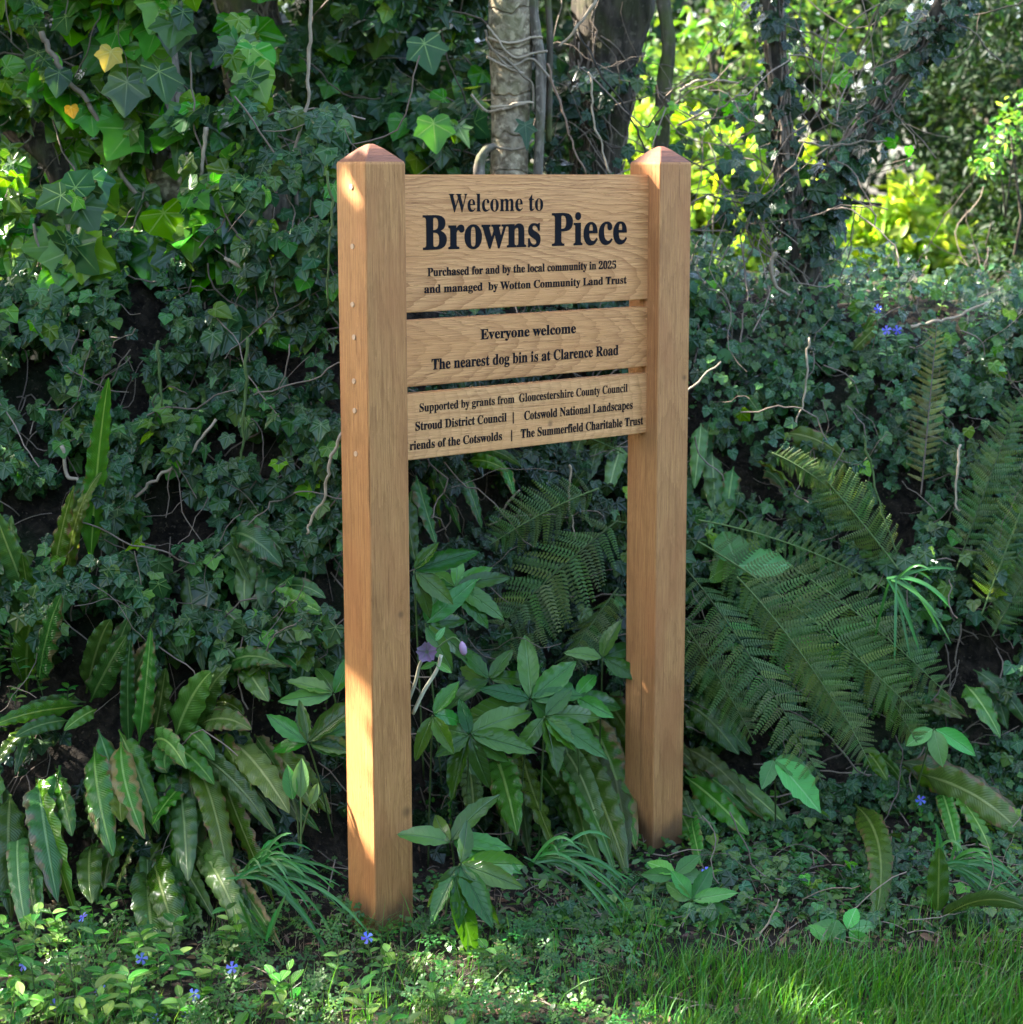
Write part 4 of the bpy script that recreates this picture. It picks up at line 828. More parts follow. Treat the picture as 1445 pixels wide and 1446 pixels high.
whorl_plant('broad-leaved hellebore standing between the posts', [
    (748, 988, .42, [(92, 106, 34), (48, 84, 36), (118, 66, 24), (190, 88, 40), (8, 72, 30), (318, 95, 36), (150, 60, 24)]),
    (662, 1038, .30, [(38, 104, 42), (3, 88, 36), (162, 58, 30), (212, 54, 28), (250, 84, 32), (290, 72, 28), (330, 62, 26), (100, 50, 22)]),
    (768, 1012, .36, [(268, 84, 36), (302, 64, 30), (335, 96, 36), (18, 86, 30), (230, 60, 26), (60, 50, 24)]),
    (690, 960, .50, [(120, 70, 26), (160, 60, 24), (60, 50, 22), (200, 62, 26), (20, 60, 26)]),
    (812, 985, .5, [(60, 60, 24), (10, 70, 30), (330, 60, 28), (110, 56, 22)]), (610, 1010, .26, [(60, 60, 26), (10, 55, 24), (300, 60, 26), (250, 60, 24)]), (850, 930, .6, [(100, 50, 26), (40, 50, 24), (160, 50, 24), (340, 50, 24)])])
whorl_plant('dark hellebore leaves close beside the left post below the boards', [
    (584, 806, .40, [(30, 80, 28), (330, 60, 28), (290, 60, 26), (60, 50, 22)]), (642, 830, .52, [(75, 62, 22), (48, 66, 24), (20, 78, 26), (350, 62, 28), (315, 60, 30), (110, 50, 20), (160, 55, 24)]),
    (600, 880, .42, [(45, 80, 28), (15, 66, 26), (80, 60, 26), (340, 70, 26), (300, 70, 28)])])
whorl_plant('hellebore with ragged leaf tips at the foot of the left post', [
    (636, 1190, -.02, [(76, 102, 34), (22, 82, 32), (157, 76, 36), (352, 100, 36), (130, 48, 24)]), (648, 1220, -.08, [(342, 90, 34), (12, 92, 38), (300, 88, 34), (268, 80, 30), (62, 60, 26), (230, 60, 22)]), (640, 1235, -.1, [(285, 110, 34), (320, 80, 30), (250, 70, 28)])])
whorl_plant('shaded hellebore left of the left post behind the ferns', [(434, 1050, .22, [(100, 62, 22), (62, 98, 32), (30, 84, 30), (0, 72, 32), (140, 74, 30), (340, 62, 28), (170, 60, 24)]), (470, 980, .3, [(100, 60, 24), (60, 60, 24), (140, 66, 26), (180, 70, 26)])])
whorl_plant('big rounded dock leaves halfway up the right bank', [(1040, 800, .85, [(100, 60, 54), (20, 75, 44), (160, 50, 40)]), ], name='dock_plant', mat=M_DOCK)
whorl_plant('broad green dock leaf right of the right post ferns', [(1092, 1072, .50, [(308, 92, 50), (335, 60, 34), (250, 46, 28)])], name='dock_plant', mat=M_DOCK)
whorl_plant('light green dock rosette at the foot of the right post', [(975, 1272, .12, [(60, 50, 26), (100, 55, 26), (150, 45, 24), (335, 78, 34), (20, 60, 24), (250, 40, 26), (290, 45, 26)]), (952, 1236, .2, [(60, 40, 24), (120, 40, 24), (10, 45, 24), (170, 40, 22)])], name='dock_plant', mat=M_DOCK)
whorl_plant('small dock rosette at the edge of the lawn', [(1195, 1315, -.02, [(80, 42, 26), (140, 42, 24), (30, 44, 22), (200, 40, 24), (330, 40, 22)]), (1168, 1330, -.05, [(120, 30, 20), (60, 30, 20)])], name='dock_plant', mat=M_DOCK)
whorl_plant('leafy plant with a long smooth leaf at the right bank', [(1318, 1030, .62, [(338, 70, 28), (200, 40, 24), (280, 44, 26)])], name='dock_plant', mat=M_DOCK, tpls=OVAL)
# hellebore flower and bud on pale stalks
hf = thing('hellebore_flowers', 'dusky purple hellebore flower and pink bud on pale stalks beside the left post', 'flower', at(600, 990, .2))
def rod(pix, Y, r, mat, parent, nm='stalk'):
    g = Geo(); g.add(tube(spline([at(a, b, Y) for a, b in pix], 16), r, 7), .5); return g.build(nm, mat, parent)
rod([(582, 1008), (598, 975), (616, 946), (622, 925)], .12, .0042, M_PSTEM, hf); rod([(572, 1000), (585, 965), (592, 938), (601, 925)], .12, .0038, M_PSTEM, hf); rod([(612, 920), (625, 908), (640, 900), (650, 908)], .12, .0022, M_GSTEM, hf)
fl = Geo(); PET = Tpl([(0, 0, 0), (.3, .35, .12), (.34, .7, .18), (.12, .98, .12), (0, .9, .16), (-.12, 1.0, .12), (-.34, .7, .18), (-.3, .35, .12)], [(0, 1, 2, 3, 4), (0, 4, 5, 6, 7)])
pc = at(602, 920, .11)
for k in range(5):
    a = k * 1.257 + .3; part('petal', lmesh(PET, M_HFLOW, 'petal'), frames(pc, np.array([math.cos(a) * -.6, -.75, math.sin(a) * -.6 + .2]), np.array([math.cos(a), -.5, math.sin(a)]), .032)[0], hf)
bm_ = [(0, 0, 0), (0, 0, .01)]; pb = at(651, 915, .11); g = Geo(); g.add(tube([pb + np.array([0, 0, .014]), pb + np.array([.001, -.002, .009]), pb + np.array([.003, -.003, 0]), pb + np.array([.005, -.004, -.010]), pb + np.array([.006, -.004, -.015])], [.002, .0065, .0085, .007, .0025], 12), .5); g.build('bud', M_BUD, hf)
for (a, s) in ((200, .03), (330, .035), (60, .03), (120, .028)):
    a_ = math.radians(a); part('bract', lmesh(LEAFLET[0], M_DOCK, 'bract'), frames(at(614, 935 if a > 180 else 905, .12), TOCAM, np.array([math.cos(a_), -.3, math.sin(a_)]), s * 1.2)[0], hf)

# ------------------------------------------------------------------ strap-leaved tufts
def blade(P0, d, L, w, droop, K=9, flat=True):
    t = np.linspace(0, 1, K); C = P0 + np.outer(t * L, d) + np.outer(-droop * L * t ** 2.2, [0, 0, 1]); T = nrm(np.gradient(C, axis=0)); n = nrm(np.array([0, -1, .5])); s = nrm(np.cross(T, n)); wp = w * .5 * np.sqrt(np.clip(1 - t ** 4, 0, 1)) * (.6 + .4 * sm(t, 0, .3))
    nn = np.cross(s, T); V = []; UV = []
    for i in range(K):
        for c in (-1, 0, 1): V.append(C[i] + s[i] * c * wp[i] + nn[i] * abs(c) * wp[i] * .35); UV.append((c, t[i]))
    F = []
    for i in range(K - 1): a = i * 3; F += [(a, a + 1, a + 4, a + 3), (a + 1, a + 2, a + 5, a + 4)]
    return Tpl(V, F, UV)
def tuft(label, px, py, Y, n, a0, a1, lpx, w, droop=.5, name='strap_leaved_tuft', seed=0):
    p = at(px, py, Y); p[2] = max(p[2], hgt(p[0], p[1])); o = thing(name, label, 'plant', p); rs = np.random.default_rng(seed); m = mpp(p)
    for k in range(n):
        a = math.radians(a0 + (a1 - a0) * (k + rs.uniform(0, 1)) / n); L = lpx * m * rs.uniform(.7, 1.15)
        d = nrm(np.array([math.cos(a), rs.uniform(-.6, .1), math.sin(a)])); g = Geo(); g.add(blade(p + np.array([rs.normal(0, .018), rs.normal(0, .012), 0]), d, L, w * rs.uniform(.8, 1.2), droop * rs.uniform(.6, 1.4)), random.random()); g.build('blade', M_STRAP, o)
tuft('arching bluish strap-leaved tuft against the left side of the left post', 352, 1235, .02, 34, 0, 75, 150, .0065, .62, seed=1)
tuft('strap-leaved tuft in front of the right post', 768, 1215, .05, 22, -25, 80, 135, .006, .55, seed=2)
tuft('tidy strap-leaved tuft on the right bank under the fern stalk', 1262, 818, .78, 13, -110, 60, 85, .0072, .5, seed=3)
tuft('strap-leaved tuft near the right edge above the glossy frond', 1335, 1222, .20, 22, -40, 100, 120, .0065, .6, seed=4)
tuft('few lone strap leaves at the left of the left tuft', 372, 1325, -.15, 5, 60, 130, 90, .0075, .15, seed=5)
sh = thing('green_shoot_cluster', 'pale green unfurling shoots left of the left post', 'plant', at(425, 1200, .1))
for pts, (w, l) in (([(423, 1200), (424, 1150), (423, 1125)], (.014, 58)), ([(421, 1190), (418, 1150), (412, 1128)], (.012, 52)), ([(424, 1180), (432, 1150), (438, 1135)], (.010, 34))):
    rod(pts, .08, .0022, M_GSTEM, sh, 'stem'); e = at(*pts[-1], .08); d = np.array([(pts[-1][0] - pts[0][0]) * .02, -.1, 1.0])
    part('leaf', lmesh(OVAL[0], M_PERI), frames(e - d * .002, TOCAM, d, l * mpp(e))[0], sh)

# ------------------------------------------------------------------ pennywort
def penny(label, spots, Y, r0):
    o = thing('pennywort', label, 'plant', at(*spots[0], Y))
    for (x, y) in spots:
        p = ground(x, y) + np.array([0, -.05, .01]); s = r0 * random.uniform(.7, 1.25) * mpp(p) * 2; n = TOCAM + np.array([random.uniform(-.3, .3), 0, random.uniform(.2, .6)])
        M = frames(p, n, np.array([random.uniform(-.4, .4), 0, -1]), s)[0]; part('leaf', lmesh(ROUND, M_PENNY), M, o)
        g = Geo(); c = (M @ np.array([0, .5, 0, 1]))[:3]; g.add(tube([c, c + np.array([.002, .03, -.015]), c + np.array([.004, .07, -.045])], .0012, 4), .5); g.build('stalk', M_GSTEM, o)
penny('cluster of round pennywort leaves beside the right post at middle board height', [(1035, 502), (1056, 500), (1040, 524), (1080, 507), (1030, 483), (1048, 486), (1022, 496)], 1.0, 10)
penny('pennywort leaves lower on the upper right bank', [(1101, 555), (1112, 563), (1090, 576), (1102, 573), (1113, 597), (1098, 541)], 1.0, 8)
penny('two pale pennywort leaves right of the yellowish fronds', [(1187, 622), (1210, 616), (1274, 520)], 1.0, 8)
penny('patch of round pennywort leaves on the soil right of the right post', [(1130, 1205), (1142, 1235), (1120, 1228), (1152, 1205), (1118, 1200), (1160, 1222), (1128, 1250), (1110, 1245), (1140, 1190), (1150, 1262), (1105, 1218)], .3, 10)
penny('round pennywort leaves under the forked tree', [(1108, 448), (1118, 452), (1126, 455), (1100, 440), (1112, 470), (1128, 468), (1140, 476), (1095, 462)], 1.2, 8)

# ------------------------------------------------------------------ periwinkle
PETAL = Tpl([(-.05, .1, 0), (.05, .1, 0), (.30, .75, .06), (.42, .95, .02), (-.12, 1.0, .02), (-.25, .7, .06)], [(0, 1, 2, 3, 4, 5)])
def flower_at(p, parent, s, face=None):
    f = Geo(); f.add(tube([p + np.array([0, .012, -.014]), p + np.array([0, .004, -.002]), p], [.0012, .0016, .003], 6), .3); fl_ = f.build('flower', M_BLUE, parent)
    n = nrm(TOCAM + RG.normal(0, .35, 3)) if face is None else nrm(face); a0 = random.uniform(0, 1.2); x = nrm(np.cross([0, 0, 1.0], n)); y = np.cross(n, x)
    for k in range(5):
        a = a0 + k * 1.2566; part('petal', lmesh(PETAL, M_BLUE, 'petal'), frames(p, n + (x * math.cos(a) + y * math.sin(a)) * .1, x * math.cos(a) + y * math.sin(a), s)[0], fl_)
def sprig(o, p, h, npair, s0, lean, mat=M_PERI, rs=random):
    tip = p + np.array([lean[0], lean[1], h]); C = bez(p, (p + tip) / 2 + np.array([-lean[0] * .2, 0, h * .12]), tip, 8); g = Geo(); g.add(tube(C, .0011, 4), random.random()); g.build('stem', M_GSTEM, o)
    for k in range(npair):
        t = .25 + .75 * (k + .5) / npair; c = C[int(t * 7)]; a = random.uniform(0, 3.14)
        for sgn in (0, math.pi):
            d = np.array([math.cos(a + sgn), math.sin(a + sgn) * .8 - .1, .45 + .5 * t]); n = np.array([-d[0] * .4, -d[1] * .4 - .25, .9]); part('leaf', lmesh(random.choice(OVAL), mat), frames(c, n, d, s0 * random.uniform(.75, 1.2))[0], o)
def peri_flower(label, px, py, Y=None, s=.0125, leaves=4, h=.07):
    p = ground(px, py + 8) if Y is None else at(px, py, Y)
    if Y is None: p = at(px, py, max(-.42, p[1] - .12))
    b = p.copy(); b[2] = max(hgt(b[0], b[1]), p[2] - h); o = thing('periwinkle', label, 'flower', b)
    sprig(o, b + np.array([.008, .015, 0]), max(.02, p[2] - b[2]) * .9, leaves, .026, (random.uniform(-.015, .015), .01)); g = Geo(); g.add(tube([b + np.array([.008, .015, 0]), p + np.array([0, .012, -.014])], .001, 4), .5); g.build('flower_stalk', M_GSTEM, o); flower_at(p, o, s)
for a in [('deep blue periwinkle flower at left below the hanging fronds', 115, 1294), ('pale violet periwinkle flower nearest the bottom left corner', 140, 1397), ('half-closed periwinkle flower seen from the side at bottom left', 77, 1418),
          ('blue periwinkle flower low in the bottom left leaves beside another', 272, 1404), ('lowest blue periwinkle flower at the bottom edge', 263, 1434), ('blue periwinkle flower alone above the lower left herbs', 326, 1366), ('faint periwinkle flower hidden in grass blades at lower left', 198, 1353),
          ('blue periwinkle flower in front of the left post base', 517, 1324), ('blue periwinkle flower right of the right post base', 997, 1231), ('blue periwinkle flower nearest the bottom edge in the lower left leaves', 215, 1438), ('small blue periwinkle flower at far left above the bottom corner', 30, 1362), ('blue periwinkle flower under the ferns at right', 1299, 1131)]: peri_flower(*a)
for a in [('blue periwinkle flower on the bank top, highest of three', 1240, 437, 1.25), ('blue periwinkle flower on the bank top, lower left of three', 1252, 467, 1.2), ('blue periwinkle flower on the bank top, lower right of three', 1267, 467, 1.2)]: peri_flower(a[0], a[1], a[2], a[3], h=.1)
pm = thing('periwinkle_patch', 'patch of leafy periwinkle stems covering the bottom left ground', 'plant', ground(160, 1400))
for k in range(90):
    x = random.uniform(-10, 430) if k < 74 else random.uniform(430, 720); yy = random.uniform(1330, 1500); b = ground(x, yy)
    if x > 260 and k % 2: continue
    sprig(pm, b, random.uniform(.06, .12), random.choice([3, 4, 4]), random.uniform(.028, .042), (random.uniform(-.03, .03), random.uniform(-.04, .01)))
pt = thing('periwinkle_patch', 'upright periwinkle stems along the top of the right bank', 'plant', ground(1280, 430))
for k in range(30):
    x = random.uniform(1160, 1440); y = random.uniform(410, 500); b = ground(x, y); sprig(pt, b, random.uniform(.05, .11), 4, random.uniform(.018, .028), (random.uniform(-.02, .02), random.uniform(-.03, .01)))
pl = thing('periwinkle_patch', 'light leafy sprigs at the far left below the ferns', 'plant', ground(60, 1000))
for (x, y) in [(20, 1000), (40, 1060), (60, 985), (95, 1000), (35, 1330), (10, 1290), (80, 1340), (160, 1300), (175, 1280), (115, 1310), (30, 960), (15, 925), (0, 960)]: b = at(x, y, min(.4, ground(x, y)[1] - .06)); sprig(pl, b, .06, 4, .026, (random.uniform(-.02, .02), -.02))

# ------------------------------------------------------------------ ground cover, grass, litter (uncountable)
def scatter_g(n, ul, uh, vl, vh, seed, keepf=None):
    rs = np.random.default_rng(seed); u = rs.uniform(ul, uh, n); v = rs.uniform(vl, vh, n)
    if keepf is not None: k = keepf(u, v, rs); u, v = u[k], v[k]
    return np.stack([u, v, hgt(u, v)], -1), rs
P, rs = scatter_g(15000, -1.5, 1.9, -.75, .35, 70, lambda u, v, r: (vn(u * 12, v * 12, 71) * .7 + r.random(len(u)) * .3 > .42 + .1 * (u < -.1)) & (r.random(len(u)) > sm(-v + .08 * vn(u * 6, v * 6, 3), .08, .22) * sm(u, .40, .62)) & (r.random(len(u)) > .45 * sm(u, .4, .6)) & (v < toe(u) + .15))
P[:, 2] += rs.uniform(.002, .035, len(P)); N = len(P); g = Geo(); k3 = rs.random(N)
Mx = frames(P, np.stack([rs.normal(0, .45, N), rs.normal(-.35, .4, N), np.ones(N)], -1), rs.normal(0, 1, (N, 3)) * [1, 1, .3], rs.uniform(.007, .02, N)); g.inst(SMALL, Mx[k3 < .55]); g.inst(TRI, Mx[k3 >= .55] * 1.0)
tag(g.build('ground_cover', M_COVER), 'low carpet of tiny green herb leaves along the foot of the bank', 'ground cover', kind='stuff')
P, rs = scatter_g(9000, .2, 2.2, .3, 1.9, 72, lambda u, v, r: vn(u * 9, v * 9, 73) * .6 + r.random(len(u)) * .4 > .5)
P2, _, _ = bank_pts(9000, -1.5, 2.2, 0, 1.05, .07, .5, 74); P = np.vstack([P, P2]); N = len(P); g = Geo()
g.inst(SMALL, frames(P, np.tile(TOCAM, (N, 1)) + rs.normal(0, .5, (N, 3)), rs.normal(0, 1, (N, 3)), rs.uniform(.008, .019, N)))
P4, r4 = scatter_g(2000, .25, 1.9, -.02, .75, 86); P4[:, 2] += r4.uniform(0, .03, len(P4)); N = len(P4); g.inst(SMALL, frames(P4, r4.normal(0, .5, (N, 3)) + [0, -.4, 1], r4.normal(0, 1, (N, 3)), r4.uniform(.010, .032, N)))
tag(g.build('bank_herbs', M_COVER), 'tiny creeping herb leaves scattered through the ivy on the bank', 'ground cover', kind='stuff')
def fern_herb(n, ul, uh, vl, vh, seed):     # feathery herb leaves
    P, rs = scatter_g(n, ul, uh, vl, vh, seed); g = Geo()
    for p in P:
        s = rs.uniform(.014, .028); ax = nrm(np.array([rs.normal(0, .6), rs.normal(-.4, .4), .9])); L = []; 
        c0 = p + np.array([0, 0, rs.uniform(.015, .05)])
        x_ = nrm(np.cross(ax, [0, 1.0, .1])); y_ = np.cross(ax, x_)
        for k in range(5):
            a = k * 1.257 + rs.uniform(0, .4); d = x_ * math.cos(a) + y_ * math.sin(a)
            for q, (t, da, sc) in enumerate(((.45, -.8, .42), (.45, .8, .42), (.7, -.5, .34), (.7, .5, .34), (.85, 0, .42), (.1, 0, .5))):
                d2 = d * math.cos(da) + np.cross(ax, d) * math.sin(da); L.append(frames(c0 + d * s * t + rs.normal(0, .001, 3), ax + rs.normal(0, .15, 3), d2, s * sc)[0])
        M_ = np.array(L); M_[:, :3, 0] *= .8; g.inst(TRI, M_, np.full(len(L), rs.random()))
    return g
g = fern_herb(480, -.9, .55, -.6, .05, 75); tag(g.build('feathery_herb', M_COVER), 'feathery cut-leaved herb between the periwinkles and the lawn', 'herb', kind='stuff')
def grass(n, ul, uh, vl, vh, seed, lmin, lmax, w, keepf, mat, name, label, droop=.35):
    P, rs = scatter_g(n, ul, uh, vl, vh, seed, keepf); N = len(P); L = rs.uniform(lmin, lmax, N) * (.7 + .6 * vn(P[:, 0] * 9, P[:, 1] * 9, 76)); a = rs.uniform(0, 6.28, N)
    lean = rs.uniform(.1, .75, N); wind = np.array([.25, -.15]); dx = np.cos(a) * lean + wind[0] * lean; dy = np.sin(a) * lean + wind[1] * lean
    ts = np.array([0, .35, .7, 1.0]); ws = np.array([1, .9, .6, .05]); C = np.zeros((N, 4, 3))
    for i, t in enumerate(ts):
        C[:, i, 0] = P[:, 0] + dx * L * t ** 1.6; C[:, i, 1] = P[:, 1] + dy * L * t ** 1.6; C[:, i, 2] = P[:, 2] - .004 + L * (t - droop * lean * t ** 2.4)
    sa = a + 1.57 + rs.normal(0, .5, N); sv = np.stack([np.cos(sa), np.sin(sa), np.zeros(N)], -1); W_ = w * rs.uniform(.6, 1.3, N)
    V = np.zeros((N, 8, 3))
    for i in range(4): V[:, 2 * i] = C[:, i] - sv * (W_ * ws[i] / 2)[:, None]; V[:, 2 * i + 1] = C[:, i] + sv * (W_ * ws[i] / 2)[:, None]
    base = np.array([0, 1, 3, 2, 2, 3, 5, 4, 4, 5, 7, 6]); T = Tpl(np.zeros((1, 3)), [(0,)]); T.V = V.reshape(-1, 3); T.loops = (base[None] + (np.arange(N) * 8)[:, None]).ravel().astype(np.int32); T.tot = np.full(N * 3, 4, np.int32)
    T.UV = np.tile(np.array([[0, i / 3] for i in range(4) for _ in (0, 1)], float), (N, 1)); g = Geo(); g.add(T); g.R = [np.repeat(rs.random(N), 8)]; return tag(g.build(name, mat), label, 'grass', kind='stuff')
edge = lambda u, v: -.10 + .07 * (vn(u * 5, v * 5, 77) - .5) + .05 * sm(u, 1.0, 1.6)
grass(24000, .22, 2.0, -1.0, .12, 78, .03, .105, .0032, lambda u, v, r: (v < edge(u, v) - .03) & (r.random(len(u)) < sm(u + .25 * (vn(u * 6, v * 6, 79) - .5), .38, .72)), M_GRASS, 'lawn_grass', 'long fresh green grass of the lawn at lower right')
grass(6500, -.7, 1.9, -1.0, .05, 80, .03, .12, .002, lambda u, v, r: vn(u * 7, v * 7, 81) > .45, M_GRASS, 'grass', 'thin short grass among the herbs along the bottom')
grass(5200, -.4, 1.9, -.9, .3, 82, .02, .06, .0016, lambda u, v, r: (vn(u * 6, v * 6, 83) > .5) & (v < toe(u)), M_DRY, 'dry_grass', 'dry straw coloured grass stalks on the soil before the sign', .7)
grass(30000, -9, 9, -9, -1.0, 84, .03, .07, .006, None, M_GRASS, 'lawn', 'wide lawn in front of the bank')
P, rs = scatter_g(2600, -1.3, 1.9, -.6, .7, 85, lambda u, v, r: (v < toe(u) + .1)); N = len(P); P[:, 2] += .004; g = Geo()
g.inst(LONGL, frames(P, rs.normal(0, .35, (N, 3)) + [0, -.2, 1], rs.normal(0, 1, (N, 3)), rs.uniform(.01, .035, N))); tag(g.build('leaf_litter', M_LITTER), 'brown dead leaves lying on the soil', 'leaf litter', kind='stuff')
g = Geo()
for k in range(420):
    u = random.uniform(-1.3, 1.9); v = random.uniform(-.5, .75); p = np.array([u, v, hgt(u, v) + .006]); a = random.uniform(0, 6.28); L = random.uniform(.03, .14); q = p + np.array([math.cos(a) * L, math.sin(a) * L, 0]); q[2] = hgt(q[0], q[1]) + random.uniform(.006, .03); m = (p + q) / 2 + [0, 0, random.uniform(0, .02)]
    g.add(tube(bez(p, m, q, 5), random.uniform(.0006, .0018), 4, cap=False), random.random())
tag(g.build('twig_litter', M_STEM), 'fine dead twigs strewn at the foot of the bank', 'twigs', kind='stuff')
for lb, x, y, m, s in [('orange brown dead leaf on the soil at lower right', 1292, 1332, M_LITTER, .035), ('curled pale dead leaf under the big dock leaf', 1115, 1160, M_LITTER, .05), ('silvery dead leaf beside the dock rosette', 1062, 1290, M_LITTER, .04), ('tan dead leaf on the ground before the posts', 850, 1352, M_LITTER, .025), ('bright yellow-green leaf below the ragged hellebore', 625, 1250, M_YEL, .035)]:
    p = ground(x, y) + np.array([0, -.03, .03]); ob = bpy.data.objects.new('dead_leaf', lmesh(LEAFLET[2], m)); COL.objects.link(ob); ob.matrix_basis = Matrix(frames(p, TOCAM + [.2, 0, .6], np.array([.8, -.1, -.3]), s)[0].tolist()); tag(ob, lb, 'leaf')

# ------------------------------------------------------------------ behind the bank
def leaf_cloud(centres, rad, n, s, tpl, seed, squash=.8, holes=.0, facing=None):
    rs = np.random.default_rng(seed); c = np.array(centres); i = rs.integers(0, len(c), n); d = nrm(rs.normal(0, 1, (n, 3))); r = rs.random(n) ** .45
    P = c[i] + d * r[:, None] * np.array(rad)[i][:, None] * [1, 1, squash]
    if holes: P = P[(vn(P[:, 0] * 3 / max(.3, np.mean(rad)), P[:, 2] * 3 / max(.3, np.mean(rad)) + P[:, 1], seed) > holes)]
    N = len(P); nn = rs.normal(0, .8, (N, 3)) + [0, -.5, .5] if facing is None else rs.normal(0, .5, (N, 3)) + facing
    return frames(P, nn, rs.normal(0, 1, (N, 3)) + [0, 0, -.4], rs.uniform(s[0], s[1], N))
def bush(name, label, cat, blobs, n, s, mat, seed, tpl=LONGL, trunkr=.0, holes=.3, squash=.8):
    base = np.array(blobs[0][:3]); o = thing(name, label, cat, (base[0], base[1], float(hgt(base[0], base[1]))))
    g = Geo(); g.inst(tpl, leaf_cloud([b[:3] for b in blobs], [b[3] for b in blobs], n, s, tpl, seed, squash, holes)); tag(g.build('crown', mat, o), kind='stuff')
    if trunkr:
        gz = float(hgt(base[0], base[1])); g = Geo(); g.add(tube([np.array([base[0], base[1], gz - .1]), np.array([base[0] + .05, base[1], (gz + base[2]) / 2]), base + [0, 0, blobs[0][3] * .4]], [trunkr, trunkr * .8, trunkr * .4], 9), .5); g.build('trunk', M_BDARK, o)
        g = Geo()
        for b in blobs[1:]:
            g.add(tube(bez(np.array([base[0], base[1], (gz + base[2]) / 2]), (base + np.array(b[:3])) / 2 + [0, 0, .1], np.array(b[:3]), 8), np.linspace(trunkr * .5, trunkr * .15, 8), 5), .5)
        if len(blobs) > 1: tag(g.build('branches', M_BDARK, o), kind='stuff')
    return o
def pb(px, py, Y, r): p = at(px, py, Y); return (p[0], p[1], p[2], r)
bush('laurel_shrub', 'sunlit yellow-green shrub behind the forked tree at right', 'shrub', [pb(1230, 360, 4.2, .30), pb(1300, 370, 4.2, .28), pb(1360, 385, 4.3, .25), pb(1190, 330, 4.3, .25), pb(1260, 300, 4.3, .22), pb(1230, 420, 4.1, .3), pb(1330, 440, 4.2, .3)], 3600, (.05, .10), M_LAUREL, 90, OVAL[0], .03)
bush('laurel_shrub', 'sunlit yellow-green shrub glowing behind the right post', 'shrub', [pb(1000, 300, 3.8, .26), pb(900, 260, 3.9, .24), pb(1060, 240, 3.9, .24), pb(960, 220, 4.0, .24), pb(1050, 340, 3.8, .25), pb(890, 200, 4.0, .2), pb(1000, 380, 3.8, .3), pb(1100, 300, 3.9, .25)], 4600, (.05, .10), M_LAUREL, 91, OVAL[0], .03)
bush('hazel_shrub', 'pale dappled shrub high between the dark trunk and forked tree', 'shrub', [pb(1000, 60, 4.6, .35), pb(1180, 120, 4.6, .4), pb(930, 120, 4.8, .3), pb(1130, 20, 4.7, .35), pb(1050, -60, 4.8, .4)], 2200, (.04, .08), M_FAR, 92, OVAL[0], .03, .45)
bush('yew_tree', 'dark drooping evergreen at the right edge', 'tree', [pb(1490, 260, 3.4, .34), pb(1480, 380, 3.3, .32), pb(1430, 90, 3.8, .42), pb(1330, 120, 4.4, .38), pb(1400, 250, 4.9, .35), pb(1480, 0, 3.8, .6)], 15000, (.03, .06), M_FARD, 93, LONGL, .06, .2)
bush('hawthorn_sprig_bush', 'small fresh green bush at the right edge in front of the dark evergreen', 'shrub', [pb(1425, 195, 2.3, .10), pb(1390, 230, 2.3, .06), pb(1450, 160, 2.3, .10)], 260, (.02, .035), M_PERI, 94, OVAL[0], .006)
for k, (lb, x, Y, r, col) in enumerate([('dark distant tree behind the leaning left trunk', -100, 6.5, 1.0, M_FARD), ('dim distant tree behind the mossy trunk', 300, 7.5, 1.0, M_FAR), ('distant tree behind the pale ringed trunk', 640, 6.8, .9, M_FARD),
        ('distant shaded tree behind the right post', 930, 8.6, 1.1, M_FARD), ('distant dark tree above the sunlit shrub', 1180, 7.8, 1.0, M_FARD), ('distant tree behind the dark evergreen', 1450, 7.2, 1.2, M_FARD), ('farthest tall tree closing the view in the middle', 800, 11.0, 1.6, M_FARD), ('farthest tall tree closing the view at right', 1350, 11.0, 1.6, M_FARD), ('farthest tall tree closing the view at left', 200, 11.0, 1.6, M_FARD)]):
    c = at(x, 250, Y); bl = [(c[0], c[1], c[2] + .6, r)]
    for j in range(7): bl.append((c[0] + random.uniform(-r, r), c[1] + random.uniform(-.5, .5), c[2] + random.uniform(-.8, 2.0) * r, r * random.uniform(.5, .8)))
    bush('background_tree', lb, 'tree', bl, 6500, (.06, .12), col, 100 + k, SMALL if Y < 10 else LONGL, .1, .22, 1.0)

bush('leaning_hazel_tree', 'tree standing beyond the left edge of the view', 'tree', [(-4.2, -1.6, 1.9, 1.2), (-4.6, -.4, 1.6, 1.1), (-4.0, -2.9, 1.8, 1.1), (-4.8, .8, 2.0, 1.2), (-4.4, -1.8, 3.3, 1.2)], 9000, (.08, .14), M_CANOPY, 130, SMALL, .1, .15, 1.0)  # unseen tree added to cut the light on the posts' left faces
for k, a in enumerate(np.linspace(-1.25, 1.25, 6)):      # unseen trees added behind the viewer to block low sky light
    cx_, cy_ = CAM[0] + math.sin(a) * 9.5, -2.0 - math.cos(a) * 8.5
    bush('garden_tree', ['round garden tree across the lawn, leftmost behind the viewer', 'garden tree across the lawn, second from the left behind the viewer', 'garden tree across the lawn, left of centre behind the viewer', 'garden tree across the lawn, right of centre behind the viewer', 'garden tree across the lawn, second from the right behind the viewer', 'garden tree across the lawn, rightmost behind the viewer'][k], 'tree',
         [(cx_, cy_, 2.0, 2.3), (cx_ + 1.2, cy_ + .3, 1.2, 1.5), (cx_ - 1.2, cy_ - .2, 1.1, 1.5), (cx_, cy_, 3.6, 1.4)], 6000, (.18, .34), M_CANOPY, 140 + k, SMALL, .16, .1, 1.0)
